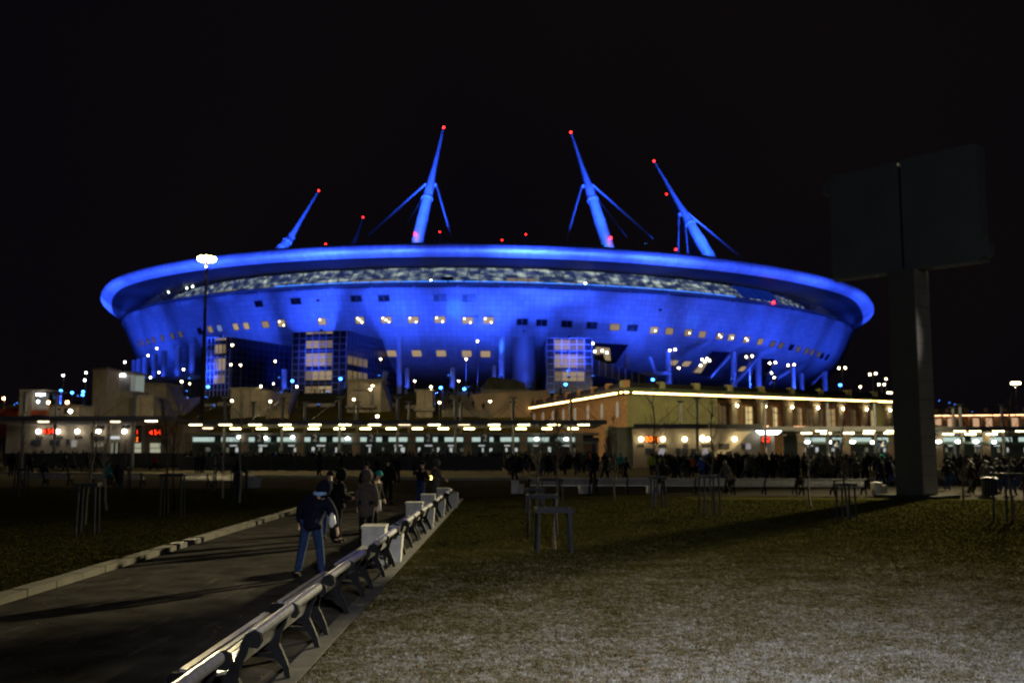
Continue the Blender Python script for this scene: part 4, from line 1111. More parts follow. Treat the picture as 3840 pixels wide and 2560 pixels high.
# small round spot lamps hung at the gates
for px, py, lab in ((896, 1638, 'oval floodlamp left of the first blue sign'), (1097, 1639, 'oval floodlamp between the first and second blue signs'), (1303, 1643, 'oval floodlamp left of the middle blue sign'), (995, 1641, 'round floodlamp touching the first blue sign'), (3028, 1657, 'slanted floodlamp at the left of the right gates'), (3118, 1657, 'round floodlamp left of the dim blue sign'), (3197, 1656, 'slanted floodlamp midway along the right gates'), (3272, 1658, 'round floodlamp near the billboard post'), (3520, 1655, 'slanted floodlamp first right of the billboard post'), (3593, 1655, 'slanted floodlamp second right of the billboard post'), (3660, 1655, 'long slanted floodlamp right of the gate mast pair'), (3728, 1657, 'greenish floodlamp far right of the billboard post'), (2012, 1645, 'round lamp at the right end of the middle hall'), (2123, 1645, 'oval lamp by the corner of the terracotta wall')):
    p = A(px, py, 103.2)
    t = thing('floodlamp', lab, 'floodlamp', (p.x, p.y, p.z), 0, 'floodlamps hung along the gates')
    el = 'slant' in lab
    obj('lens', M().ball((0, 0, 0), 0.2, 10, 6, (1.6 if el else 1.1, 0.5, 0.75)), glow('floodlamp_glow', (0.95, 1.0, 0.86), 12.0), t)
    obj('bracket', M().box((0, 0.2, 0.3), (0.06, 0.06, 0.6)), steel_gr, t)
for px, py in ((1207, 1630), (1805, 1631)):
    p = A(px, py, 103.0); obj('warning_light', M().ball((0, 0, 0), 0.14, 8, 5), glow('warning_red', (1, .12, .05), 5.0, False), None, p, label='small red warning light beside the %s blue sign' % ('second' if px < 1500 else 'last'), cat='light')

# ticket halls
globe_m = glow('globe_white', (1.0, 0.89, 0.74), 12.0)
globe_y = glow('globe_warm', (1.0, 0.82, 0.46), 13.0)
red_led = glow('red_led', (1.0, 0.035, 0.008), 3.2, False)
orange_led = glow('orange_led', (1.0, 0.16, 0.01), 4.0, False)
vent_m = mat('vent_grille', (0.05, 0.045, 0.04), 0.7, 0, 0.2, 6)
note_m = mat('notice_dark', (0.05, 0.055, 0.075), 0.6, 0, 0.3, 6)
win_w = glow('ticket_window', (0.80, 0.82, 0.58), 0.42, False)
def led_sign(px, py, Y, txt, label, size, mt, arrow=False):
    p = A(px, py, Y)
    t = thing('led_display', label, 'display', (p.x, Y, p.z))
    me = text_mesh(txt, size, 'digits', mt, 0.02)
    o = obj('digits', me, None, t); o.location = (0.25 if arrow else 0, -0.06, 0)
    obj('case', M().box((0, 0.06, 0), (size * (1.5 if arrow else 1.2), 0.14, size * 0.9)), mat('led_case', (0.03, 0.02, 0.02), 0.6, 0, 0), t)
    if arrow:
        b = M(); b.add([(-0.65, -0.05, 0), (-0.3, -0.05, 0.24), (-0.3, -0.05, -0.24), (-0.65, -0.02, 0), (-0.3, -0.02, 0.24), (-0.3, -0.02, -0.24)], [(0, 2, 1), (3, 4, 5), (0, 1, 4, 3), (1, 2, 5, 4), (2, 0, 3, 5)])
        obj('arrow', b, mt, t)
YL = 104.0
w = W('ticket_hall', 'cream ticket hall with five round lamps at the left', 'ticket hall', (X(330, YL), YL, 0))
def wbox(w, name, x0, x1, pyt, pyb, Y, th, mt, parent=None):
    a, b_ = A(x0, pyt, Y), A(x1, pyb, Y)
    return w.part(name, M().box(((a.x + b_.x) / 2, Y + th / 2, (a.z + b_.z) / 2), (b_.x - a.x, th, a.z - b_.z)), mt, parent)
wbox(w, 'wall', 26, 545, 1578, 1744, YL, 8, cream)
wbox(w, 'wall', 545, 682, 1580, 1742, YL - 1.2, 9, mat('grey_render', (0.25, 0.21, 0.17), 0.85, 0, 0.12, 1))
wbox(w, 'roof', 18, 560, 1572, 1578, YL - 0.3, 9, steel_dk)
for px in (144, 217, 290, 369, 466):
    wbox(w, 'bracket', px - 2, px + 2, 1612, 1622, YL - 0.35, 0.35, steel_dk)
    p = A(px, 1617, YL - 0.5); w.part('globe', M().ball(p, 0.24, 10, 7), globe_m)
for x0, x1, t, b_ in ((135, 159, 1633, 1646), (207, 234, 1633, 1646), (281, 307, 1632, 1645), (355, 390, 1634, 1650)): 
    o = wbox(w, 'vent', x0, x1, t, b_, YL - 0.06, 0.06, vent_m)
for x0, x1, t, b_ in ((116, 153, 1648, 1668), (186, 224, 1648, 1668), (248, 260, 1646, 1666)): wbox(w, 'notice_board', x0, x1, t, b_, YL - 0.08, 0.08, note_m)
for x0, x1 in ((497, 528), (563, 600)):
    for t, b_ in ((1661, 1678), (1681, 1696)): wbox(w, 'window', x0, x1, t, b_, YL - 0.05 if x0 < 540 else YL - 1.25, 0.05, win_w)
dr = wbox(w, 'door', 411, 444, 1660, 1728, YL - 0.06, 0.06, glow('door_glow', (0.62, 0.62, 0.44), 0.25, False))
for px in (411, 428, 444): wbox(w, 'door_frame', px - 1.5, px + 1.5, 1658, 1728, YL - 0.12, 0.12, steel_dk, dr)
wbox(w, 'door_lamp', 412, 444, 1635, 1645, YL - 0.3, 0.3, glow('door_lamp', (0.75, 0.8, 0.8), 0.8, False))
wbox(w, 'lit_niche', 355, 385, 1660, 1674, YL - 0.04, 0.04, glow('niche', (0.7, 0.66, 0.45), 0.25, False))
wbox(w, 'lit_niche', 268, 286, 1650, 1675, YL - 0.04, 0.04, glow('niche_white', (0.7, 0.66, 0.6), 0.32, False))
wbox(w, 'pier', 400, 409, 1585, 1735, YL - 0.3, 0.3, cream)
wbox(w, 'pier', 484, 491, 1585, 1735, YL - 0.3, 0.3, cream)
def flat_sign(px0, px1, pyt, pyb, Y, label, mt, txt=None, size=0.6, tm=None):
    a, b_ = A(px0, pyt, Y), A(px1, pyb, Y)
    t = thing('wall_sign', label, 'sign', ((a.x + b_.x) / 2, Y, b_.z)); h = a.z - b_.z
    obj('board', M().box((0, 0, h / 2), (b_.x - a.x, 0.08, h)), mt, t)
    if txt:
        o = obj('lettering', text_mesh(txt, size, 'lettering', tm or white_pt), None, t); o.location = (0, -0.06, h * 0.6)
    return t
sign_gr = mat('sign_grey', (0.06, 0.06, 0.065), 0.6, 0, 0.1, 2)
flat_sign(364, 392, 1583, 1608, YL - 0.5, 'grey sign reading 2a on the cream ticket hall', sign_gr, '2a', 0.62, mat('faded_white', (0.45, 0.42, 0.38), 0.7, 0, 0))
pict = flat_sign(458, 486, 1582, 1606, YL - 0.5, 'dark square sign with a small figure above the right round lamp', sign_gr)
for q in (((-0.0, 0.42), 0.07, 0.0), ): obj('figure', M().ball((0.0, -0.06, 0.50), 0.07, 8, 5, (1, .3, 1)).box((0.0, -0.06, 0.30), (0.12, 0.03, 0.26)).box((0.10, -0.06, 0.16), (0.24, 0.03, 0.06)), mat('faded_white', (0.45, 0.42, 0.38)), pict)
pict = flat_sign(502, 531, 1580, 1606, YL - 0.5, 'dark sign with a white letter mark beside the canopy mast', sign_gr, 'h', 0.6, mat('faded_white', (0.45, 0.42, 0.38)))
flat_sign(502, 528, 1609, 1631, YL - 0.5, 'dark panel with a red edge below the letter sign', sign_gr, '|', 0.5, red_led)
t = flat_sign(502, 526, 1635, 1659, YL - 0.5, 'dark panel with two orange marks over the small window', mat('black_panel', (0.012, 0.012, 0.012), 0.6, 0, 0))
for zz in (0.18, 0.48): obj('mark', M().box((0.02, -0.06, zz), (0.16, 0.03, 0.07)).box((0.05, -0.06, zz + 0.06), (0.06, 0.03, 0.08)), orange_led, t)
led_sign(182, 1617, YL - 0.6, '54', 'red number display between the two left round lamps', 0.72, red_led, True)
led_sign(582, 1621, YL - 1.9, '54', 'red number display on the grey end of the ticket hall', 0.72, red_led, True)
# right ticket hall
YR = 103.0
w = W('ticket_hall', 'cream ticket hall with yellow round lamps before the green walled building', 'ticket hall', (X(2600, YR), YR, 0))
wbox(w, 'wall', 2372, 2908, 1606, 1760, YR, 8, cream)
wbox(w, 'roof', 2360, 2915, 1600, 1606, YR - 0.4, 9, steel_dk)
wbox(w, 'end_wall', 2292, 2372, 1600, 1765, YR + 0.4, 6, mat('green_grey_render', (0.22, 0.23, 0.18), 0.85, 0, 0.15, 1))
wbox(w, 'drainpipe', 2318, 2323, 1640, 1765, YR + 0.2, 0.2, white_conc)
for px in (2404, 2486, 2568, 2654, 2755):
    p = A(px, 1646, YR - 0.5); w.part('globe', M().ball(p, 0.25, 10, 7), globe_y)
    wbox(w, 'bracket', px - 2, px + 2, 1640, 1650, YR - 0.35, 0.35, steel_dk)
p = A(2634, 1643, YR - 0.6); w.part('lamp', M().ball(p, 0.24, 8, 6, (1, .5, 1.3)), globe_y)
for x0, x1, t, b_ in ((2390, 2416, 1664, 1676), (2470, 2500, 1664, 1676), (2694, 2735, 1662, 1684), (2562, 2580, 1662, 1676), (2630, 2665, 1662, 1674)): wbox(w, 'vent', x0, x1, t, b_, YR - 0.06, 0.06, vent_m)
for x0, x1, t, b_ in ((2420, 2456, 1680, 1702), (2534, 2554, 1680, 1702), (2558, 2580, 1680, 1702), (2592, 2616, 1682, 1702), (2780, 2796, 1662, 1682)): wbox(w, 'notice_board', x0, x1, t, b_, YR - 0.08, 0.08, note_m)
for x0, x1, t, b_ in ((2470, 2494, 1680, 1704), (2634, 2655, 1680, 1704), (2797, 2816, 1662, 1684)): wbox(w, 'lit_notice', x0, x1, t, b_, YR - 0.07, 0.07, glow('lit_notice', (0.62, 0.56, 0.58), 0.42, False))
wbox(w, 'door', 2852, 2872, 1660, 1740, YR - 0.06, 0.06, brick_br)
led_sign(2447, 1647, YR - 0.6, '0011', 'orange number display between the first two yellow lamps', 0.78, orange_led)
led_sign(2872, 1648, YR - 0.6, '00', 'two red digits on the right end of the ticket hall', 0.85, red_led)
p, q = A(2836, 1614, YR - 1.0), A(2932, 1628, YR - 1.0)
t = thing('light_box', 'long white light box hung under the canopy right of the ticket hall', 'light box', ((p.x + q.x) / 2, YR - 1.0, q.z))
h = p.z - q.z; L = q.x - p.x
obj('tube', M().add([(-L / 2, 0, h), (L / 2, 0, h), (L / 2 - 0.4, 0, 0), (-L / 2 + 0.4, 0, 0), (-L / 2, 0.3, h), (L / 2, 0.3, h), (L / 2 - 0.4, 0.3, 0), (-L / 2 + 0.4, 0.3, 0)], [(3, 2, 1, 0), (4, 5, 6, 7), (0, 1, 5, 4), (1, 2, 6, 5), (2, 3, 7, 6), (3, 0, 4, 7)]), glow('light_box', (0.92, 1.0, 0.98), 6.0), t)
obj('hood', M().box((0, 0.1, h + 0.06), (L + 0.3, 0.6, 0.1)), steel_dk, t)
# doorway lit orange between the halls
w = W('gate_porch', 'orange lit gateway with a dark blue frame beside the terracotta wall', 'gateway', (X(2200, 106), 106, 0))
wbox(w, 'back_wall', 2176, 2244, 1640, 1760, 106.5, 0.3, mat('orange_wall', (0.42, 0.24, 0.12), 0.85, 0, 0.15, 1))
for px in (2180, 2228): wbox(w, 'post', px - 6, px + 6, 1655, 1765, 105.5, 0.4, mat('blue_frame', (0.02, 0.035, 0.12), 0.6, 0, 0))
wbox(w, 'lintel', 2172, 2246, 1641, 1655, 105.5, 0.4, steel_dk)

# ================================================================== BATTERY BUILDINGS (brick and green, string lights)
string_m = glow('string_light', (1.0, 0.60, 0.20), 14.0)
warm_win = glow('battery_window', (1.0, 0.74, 0.32), 0.70, False)
warm_dim = glow('battery_window_dim', (0.9, 0.62, 0.26), 0.34, False)
warm_dim2 = glow('battery_window_low', (0.6, 0.38, 0.16), 0.14, False)
pale_win = glow('pale_window', (0.85, 0.72, 0.55), 0.30, False)
cap_lamp = glow('capital_lamp', (1.0, 0.82, 0.45), 28.0)
K = Vector((16.16, 140, 0)); L_ = Vector((3.06, 204, 0)); R_ = Vector((68.5, 172.3, 0))
w = W('battery_building', 'green and terracotta building outlined with string lights right of the hill', 'building', K)
zc = 10.0
def wall_seg(w, name, p, q, z0, z1, th, mt, out=0.0, parent=None):
    p, q = Vector(p), Vector(q); d = (q - p); d.z = 0; d.normalize(); nn = Vector((d.y, -d.x, 0))
    if nn.dot(Vector((0, 0, 0)) - p) < 0: nn = -nn
    a = p + nn * out; b_ = q + nn * out; c = b_ - nn * th; e = a - nn * th
    pts = [(v.x, v.y) for v in (a, b_, c, e)]
    area = sum(pts[i][0] * pts[(i + 1) % 4][1] - pts[(i + 1) % 4][0] * pts[i][1] for i in range(4))
    if area < 0: pts.reverse()
    return w.part(name, M().prism(pts, z0, z1), mt, parent)
wall_seg(w, 'terracotta_wall', K, L_, -0.1, zc - 0.3, 0.4, brick_br)
ctr = (K + L_ + R_) / 3
gq = K.lerp(R_, 0.285)
wall_seg(w, 'green_wall', K.lerp(R_, 0.008), gq, -0.1, zc - 0.3, 0.4, green_wall)
wall_seg(w, 'side_wall', gq, gq - Vector(((R_ - K).y, -(R_ - K).x, 0)).normalized() * 3.6, -0.1, zc - 0.3, 0.4, green_wall)
rec = K.lerp(R_, 0.285); nrm = (R_ - K).normalized(); nout = Vector((nrm.y, -nrm.x, 0))
wall_seg(w, 'recessed_wall', rec, R_, -0.1, zc - 0.3, 1.0, brick_br, -3.4)
wall_seg(w, 'gallery_floor', rec, R_, 4.3, 4.75, 4.4, concrete, 0.3)
wall_seg(w, 'lower_wall', rec, R_, -0.1, 4.3, 0.5, brick_br, -0.6)
wall_seg(w, 'end_pier', K.lerp(R_, 0.955), R_, -0.1, zc - 0.3, 3.0, green_wall, 0.05)
for nm, p, q, mt in (('left', K, L_, concrete_dk), ('right', K, R_, green_trim)):
    d = (q - p).normalized() * 0.5
    wall_seg(w, 'cornice', p - d, q + d, zc - 0.3, zc + 0.25, 1.6, mt, 0.5)
    wall_seg(w, 'attic', p, q, zc + 0.253, zc + 0.75, 1.0, mt, 0.25)
    wall_seg(w, 'string_lights', p - d * 0.9, q + d * 0.9, zc - 0.12, zc + 0.06, 0.1, string_m, 0.62)
    n_ = 8 if nm == 'left' else 9
    for i in range(n_ + 1):
        c = p.lerp(q, (i + 0.02) / n_); dd = (q - p).normalized() * 0.5
        wall_seg(w, 'parapet_post', c - dd, c + dd, zc + 0.753, zc + 1.75, 0.9, brick_br if nm == 'left' else green_wall, 0.2)
    for i in range(n_):
        a = p.lerp(q, (i + 0.02) / n_) + (q - p).normalized() * 0.6; b_ = p.lerp(q, (i + 1.02) / n_) - (q - p).normalized() * 0.6
        wall_seg(w, 'railing', a, b_, zc + 0.753, zc + 1.45, 0.12, steel_dk, -0.1)
for i in range(8):
    t0 = 0.05 + i * 0.12
    a = K.lerp(L_, t0); dd = (L_ - K).normalized() * 0.55
    o = wall_seg(w, 'window_surround', a - dd * 1.35, a + dd * 1.35, 6.4 - i * 0.02, 8.9, 0.1, mat('surround', (0.40, 0.32, 0.24), 0.8, 0, 0), 0.06)
    wall_seg(w, 'window', a - dd, a + dd, 6.6, 8.7, 0.05, pale_win, 0.09)
for px, pt_, pb in ((2208, 1578, 1640), (2165, 1560, 1620)):
    pass
ncol = 7
for i in range(ncol):
    t0 = 0.285 + 0.063 + i * 0.099
    if t0 > 0.95: break
    c = K.lerp(R_, t0)
    q = c - nout * (-0.0)
    m = M(); m.tube([(c.x, c.y, 4.75), (c.x, c.y, 8.7)], [0.62, 0.52], 12)
    co = w.part('column', m, cream, smooth=False)
    m = M(); m.tube([(c.x, c.y, 8.7), (c.x, c.y, 9.1), (c.x, c.y, zc - 0.3)], [0.6, 1.0, 1.05], 12); w.part('capital', m, cream, co)
    lp = c + (Vector((0, 0, 0)) - c).normalized() * 1.3
    w.part('lamp', M().ball((lp.x + 0.5, lp.y, 8.5), 0.2, 8, 5), cap_lamp, co)
rndw = random.Random(4)
tt = 0.30
while tt < 0.94:
    wdt = rndw.uniform(0.018, 0.035)
    a, b_ = K.lerp(R_, tt), K.lerp(R_, tt + wdt)
    wm = rndw.choice((warm_win, warm_win, warm_dim, warm_dim2)) if tt > 0.40 else rndw.choice((warm_dim2, win_mats['dim'], warm_dim))
    wo = wall_seg(w, 'window', a, b_, 5.2, 8.6, 0.1, wm, -3.3)
    md_ = a.lerp(b_, 0.5); ed = (b_ - a).normalized() * 0.06
    wall_seg(w, 'glazing_bar', md_ - ed, md_ + ed, 5.2, 8.6, 0.06, frame_m, -3.22, wo)
    for zb in (6.5, 7.7): wall_seg(w, 'glazing_bar', a, b_, zb, zb + 0.1, 0.05, frame_m, -3.2, wo)
    wall_seg(w, 'window_reveal', a - ed * 2, a + ed, 5.1, 8.8, 0.5, cream, -2.9, wo)
    tt += wdt + rndw.uniform(0.012, 0.028)
for t0, t1 in ((0.54, 0.60), (0.66, 0.715), (0.77, 0.86), (0.45, 0.462)):
    wall_seg(w, 'string_lights', K.lerp(R_, t0), K.lerp(R_, t1), 5.35, 5.5, 0.08, glow('string_light_pink', (1.0, 0.45, 0.25), 5.0, False), 0.4)
# its neighbour beyond the billboard post
p, q = A(3380, 1556, 226), A(3960, 1546, 214); p.z = q.z = 0
w = W('battery_building', 'low building outlined with pinkish string lights right of the billboard post', 'building', p)
zt = A(3600, 1553, 221).z
wall_seg(w, 'wall', p, q, -0.1, zt - 0.2, 6, brick_br, -2.5)
wall_seg(w, 'eaves', p, q, zt - 0.2, zt + 0.5, 9, steel_dk, 0.3)
wall_seg(w, 'string_lights', p, q, zt - 0.35, zt - 0.18, 0.1, glow('string_light_peach', (1.0, 0.50, 0.24), 5.5), 0.4)
wall_seg(w, 'floor_band', p, q, zt - 4.0, zt - 3.4, 3.0, concrete, 0.2)
for i in range(12):
    t0 = (i + 0.5) / 12
    wall_seg(w, 'pier', p.lerp(q, t0 - 0.012), p.lerp(q, t0 + 0.012), zt - 3.4, zt - 0.36, 0.8, cream, 0.0)
    if i % 3 != 1: wall_seg(w, 'window', p.lerp(q, t0 + 0.02), p.lerp(q, t0 + 0.06), zt - 3.2, zt - 0.8, 0.1, glow('peach_window', (1.0, 0.60, 0.34), 0.55, False), -2.4)
for i in range(8): 
    t0 = (i + 0.5) / 8
    wall_seg(w, 'chimney', p.lerp(q, t0 - 0.012), p.lerp(q, t0 + 0.012), zt + 0.503, zt + 1.4, 1.0, brick_br, -1)
amber = glow('amber_lamp', (1.0, 0.45, 0.06), 30.0, False)
for px, py, lab in ((3511, 1578, 'amber lamp touching the right edge of the billboard post'), (3655, 1622, 'amber lamp under the right canopy'), (3592, 1584, 'small orange lamp left of the twin gate masts')):
    c = A(px, py, 112); obj('amber_lamp', M().ball((0, 0, 0), 0.22, 8, 6), amber, None, c, label=lab, cat='lamp')

# ------------------------------------------------------------------ far left structures
w = W('service_tower', 'dark concrete service tower with a lit white room at the far left', 'tower', (A(120, 1500, 170).x, 170, 0))
wbox(w, 'wall', 75, 118, 1462, 1575, 170, 6, concrete_dk); wbox(w, 'wall', 118, 180, 1518, 1575, 170.6, 6, concrete_dk)
wbox(w, 'room', 120, 178, 1474, 1518, 172, 0.3, glow('white_room', (0.5, 0.56, 0.6), 0.16, False)); wbox(w, 'roof', 72, 182, 1460, 1466, 169.5, 7, concrete_dk)
p = A(152, 1479, 169.4); w.part('lamp', M().box(p, (1.3, 0.3, 0.35)), lampw_m); p = A(143, 1505, 169.4); w.part('lamp', M().ball(p, 0.22, 8, 5), lampw_m)
w = W('kiosk', 'grey kiosk with a red fascia below the lit white room', 'kiosk', (A(150, 1550, 150).x, 150, 0))
wbox(w, 'wall', 115, 180, 1535, 1640, 150, 5, concrete_dk); wbox(w, 'fascia', 116, 174, 1538, 1555, 149.6, 0.4, mat('red_fascia', (0.20, 0.03, 0.02), 0.7, 0, 0.2, 1))
w = W('site_hut', 'grey flat hut between the kiosk and the blank tower', 'hut', (A(250, 1540, 165).x, 165, 0))
wbox(w, 'wall', 196, 292, 1522, 1640, 165, 6, concrete); wbox(w, 'roof', 192, 296, 1517, 1522, 164.5, 7, steel_gr)
wbox(w, 'window', 212, 226, 1530, 1550, 164.95, 0.05, dark_glass); wbox(w, 'window', 240, 262, 1530, 1550, 164.95, 0.05, dark_glass)
w = W('red_shed', 'low shed glowing dull red at the left border under an orange lamp', 'shed', (A(30, 1540, 190).x, 190, 0))
wbox(w, 'wall', -60, 66, 1528, 1640, 190, 8, mat('red_lit_wall', (0.22, 0.05, 0.03), 0.85, 0, 0.2, 1)); wbox(w, 'roof', -64, 70, 1518, 1528, 189, 10, steel_dk)  # dull red glow of the lamp put into the wall colour
for px, py, Y, lab in ((14, 1493, 186, 'orange lamp at the left border above the red shed'), (181, 1508, 166, 'orange lamp beside the service tower'), (252, 1508, 160, 'orange lamp above the flat grey hut')):
    lamp(px, py, Y, lab, 'orange lamps at the far left', 0.26, glow('orange_lamp', (1.0, 0.42, 0.14), 40.0), name='orange_lamp')
lamp(264, 1541, 140, 'white lamp with a pale post at the foot of the grass bank', None, 0.26, lampw_m)

# ================================================================== BILLBOARD
bb_post = mat('billboard_post', (0.075, 0.08, 0.085), 0.6, 0.1, 0.1, 0.6)
bb_m = mat('billboard_panel', (0.11, 0.125, 0.145), 0.55, 0.2, 0.1, 0.6)
bb_side = mat('billboard_cladding', (0.22, 0.21, 0.21), 0.5, 0.1, 0.12, 1.0)
D_ = Vector((0.69, -0.72, 0)).normalized(); N_ = Vector((-D_.y, D_.x, 0)) * -1    # N_ faces the viewer
if N_.dot(Vector((-18, -45, 0))) < 0: N_ = -N_
RB = Matrix((D_, N_, Vector((0, 0, 1)))).transposed()
cb = G(3425, 1868); cb = Vector((cb.x, cb.y, 0)) - N_ * 0.4
w = W('billboard', 'unlit billboard of two dark boxes on a square post, seen from behind', 'billboard', cb)
def bbx(name, u, k, z0, z1, du, dk, mt, parent=None):
    c = cb + D_ * u + N_ * k
    return w.part(name, M().box((c.x, c.y, (z0 + z1) / 2), (du, dk, z1 - z0), RB), mt, parent)
bbx('plinth', 0, 0, -0.1, 0.16, 2.9, 2.5, mat('plinth_concrete', (0.045, 0.043, 0.042), 0.9, 0, 0.25, 2, spec=0.0))
post = bbx('post', 0, 0, 0.16, 10.6, 1.25, 1.55, bb_post)
for i in range(12):
    bbx('cladding_panel', 0.64, 0, 0.22 + i * 0.86, 0.22 + i * 0.86 + 0.83, 0.04, 1.5, bb_side, post)
L2 = 3.55
lb = bbx('display_box', -L2 / 2 - 0.04, 0.0, 10.55, 15.75, L2 - 0.06, 0.9, bb_m)
rb = bbx('display_box', L2 / 2 + 0.04, 0.0, 10.55, 15.85, L2 - 0.06, 0.9, bb_m)
bbx('backing_beam', 0, -0.1, 10.7, 15.6, 0.2, 0.6, iron)
for bx, s in ((lb, -1), (rb, 1)):
    u0 = s * (L2 / 2 + 0.04)
    bbx('lower_rail', s * 2.4, 0.30, 10.44, 10.55, 2.1, 0.3, steel_gr, bx)
    bbx('bracket', s * (L2 + 0.2), 0.2, 14.9 if s < 0 else 10.7, 15.5 if s < 0 else 11.3, 0.35, 0.5, bb_m, bx)

# ================================================================== BENCHES
slat_m = mat('bench_slat', (0.27, 0.268, 0.268), 0.34, 0.2, 0.22, 9, 0.1, coords='Object', detail=6)
LEN = 3.0
def bench(label, loc, rotz, group, detail=True):
    t = thing('park_bench', label, 'bench', loc, rotz, group)
    for y in (0.0, LEN / 2, LEN):
        y0, y1 = y - 0.035, y + 0.035
        m = M()
        m.ribbon([(0.20, 0.0), (0.155, 0.16), (0.07, 0.30), (0.02, 0.38), (0.07, 0.50), (0.12, 0.60), (0.135, 0.68), (0.16, 0.735), (0.205, 0.755), (0.245, 0.735), (0.255, 0.695), (0.235, 0.66), (0.205, 0.665)], [0.055, 0.06, 0.10, 0.13, 0.075, 0.062, 0.06, 0.06, 0.065, 0.065, 0.06, 0.055, 0.04], y0, y1)
        m.ribbon([(0.05, 0.36), (-0.12, 0.355), (-0.30, 0.37), (-0.44, 0.40)], [0.09, 0.06, 0.055, 0.05], y0 + 0.004, y1 - 0.004)
        m.ribbon([(-0.53, 0.0), (-0.47, 0.13), (-0.37, 0.25), (-0.31, 0.36)], [0.055, 0.055, 0.085, 0.10], y0 + 0.002, y1 - 0.002)
        m.ribbon([(0.11, 0.24), (-0.05, 0.27), (-0.22, 0.27), (-0.38, 0.23)], [0.05, 0.035, 0.035, 0.05], y0 + 0.008, y1 - 0.008)
        fr = obj('side_frame', m, iron, t)
        if y != LEN / 2:
            m = M(); m.tube([(-0.475, y0 - 0.01, 0.372), (-0.475, y1 + 0.01, 0.372)], 0.062, 12); obj('seat_scroll', m, iron, fr)
            m = M(); m.tube([(0.205, y0 - 0.012, 0.705), (0.205, y1 + 0.012, 0.705)], 0.062, 12); obj('scroll', m, iron, fr)
    m = M(); m.tube([(0.185, 0.05, 0.735), (0.185, LEN - 0.05, 0.735)], 0.056, 14)
    obj('top_rail', m, slat_m, t, smooth=False)
    for i, (x, z) in enumerate(((0.085, 0.645), (0.065, 0.585), (0.045, 0.525), (0.022, 0.465))):
        obj('back_slat', M().box((x, LEN / 2, z), (0.026, LEN - 0.08 + (i % 2) * 0.02, 0.050), (0, 0.30, 0)), slat_m, t)
    for i in range(6):
        x = -0.05 - i * 0.073
        obj('seat_slat', M().box((x, LEN / 2, 0.40 + 0.004 * (i - 2) ** 2), (0.062, LEN - 0.08 + (i % 2) * 0.02, 0.028), (0, -0.05 * (i - 2.5) * -1, 0)), slat_m, t)
    return t
BG = 'park benches standing along the path'
bl = ['bench at the bottom border of the photo, cut off by it', 'nearest whole bench along the path edge with a bright top rail', 'bench beside the walking man in jeans and dark jacket', 'bench just before the nearest pale tapered planter', 'bench between the first and the second pale planters', 'bench next after the first planter pair towards the forecourt', 'bench beyond the second pale planter', 'last bench of the row at the end of the lawn edge']
b0 = None
for k, (y, lab) in enumerate(zip((4.95, 8.80, 12.62, 16.45, 21.6, 25.1, 29.4, 34.2), bl)):
    if b0 is None: b0 = bench(lab, (-2.50, y, 0.0), 0, BG)
    else: dup(b0, (-2.50 + random.uniform(-.025, .025), y + random.uniform(-.05, .05), 0.0), random.uniform(-.008, .008), lab, BG)
# benches round the lawns, seen from behind or the front
def rowbench(px0, py, px1, label, group, face=PI / 2):
    a, b_ = G(px0, py), G(px1, py)
    d = (b_ - a); ang = math.atan2(d.y, d.x) - PI / 2
    dup(b0, (a.x, a.y, 0.02), ang, label, group, None)
LB = 'benches at the far edge of the left lawn'
for a, py, b_, lab in ((70, 1822, 258, 'bench with people sitting and standing behind it at far left'), (340, 1824, 525, 'bench with a dark seated person beside a teal one'), (682, 1829, 872, 'bench in front of the forecourt kerb right of the other lawn benches')):
    rowbench(a, py, b_, lab, LB)
RBG = 'benches at the far edge of the right lawn'
for a, py, b_, lab in ((1985, 1853, 2165, 'far lawn bench behind the square tree guard frames'), (2238, 1853, 2424, 'far lawn bench between two pale planters left of the crowd'), (2492, 1854, 2716, 'far lawn bench in front of the bright phone in the crowd'), (2752, 1856, 2940, 'far lawn bench left of the dense crowd by the billboard'), (3010, 1858, 3170, 'far lawn bench nearest to the billboard post')):
    rowbench(a, py, b_, lab, RBG)

# pale tapered planters
def planter(label, loc, group, sc=1.0):
    t = thing('planter', label, 'planter', loc, 0.04, group)
    m = M(); m.box((-0.20, 0, 0.36), (0.46, 0.62, 0.74)); o = obj('block', m, white_conc, t)
    m = M(); m.box((0.21, 0, 0.29), (0.26, 0.44, 0.60), None, 1.32); obj('pot', m, white_conc, t)
    m = M(); m.box((-0.20, 0, 0.755), (0.50, 0.66, 0.05)); obj('rim', m, white_conc, t)
    obj('soil', M().box((0.21, 0, 0.595), (0.30, 0.50, 0.03)), mat('dark_soil', (0.02, 0.016, 0.012), 0.95, 0, 0.3, 9), t)
    return t
PG = 'pale planters between the benches'
pl0 = planter('nearest and largest pale tapered planter beside the benches', (-2.62, 20.35, 0), PG)
for (x, y), lab in (((-2.62, 28.6), 'second pale planter, beyond the person in the long coat'), ((-2.62, 33.2), 'pale planter at the feet of the hooded standing person'), ((-2.45, 37.9), 'last pale planter at the corner of the right lawn')):
    dup(pl0, (x, y, 0), None, lab, PG)
for px, py, lab in ((1943, 1850, 'pale planter left of the first far lawn bench'), (2196, 1850, 'pale planter between the first two far lawn benches'), (2452, 1851, 'pale planter left of the bright phone in the crowd'), (3300, 1858, 'pale planter beside the foot of the billboard')):
    g = G(px, py); dup(pl0, (g.x, g.y, 0.02), None, lab, PG, 0.8)
g = G(955, 1832); dup(pl0, (g.x, g.y, 0.08), None, 'lone pale planter on the left lawn corner by the path', PG, 0.85)
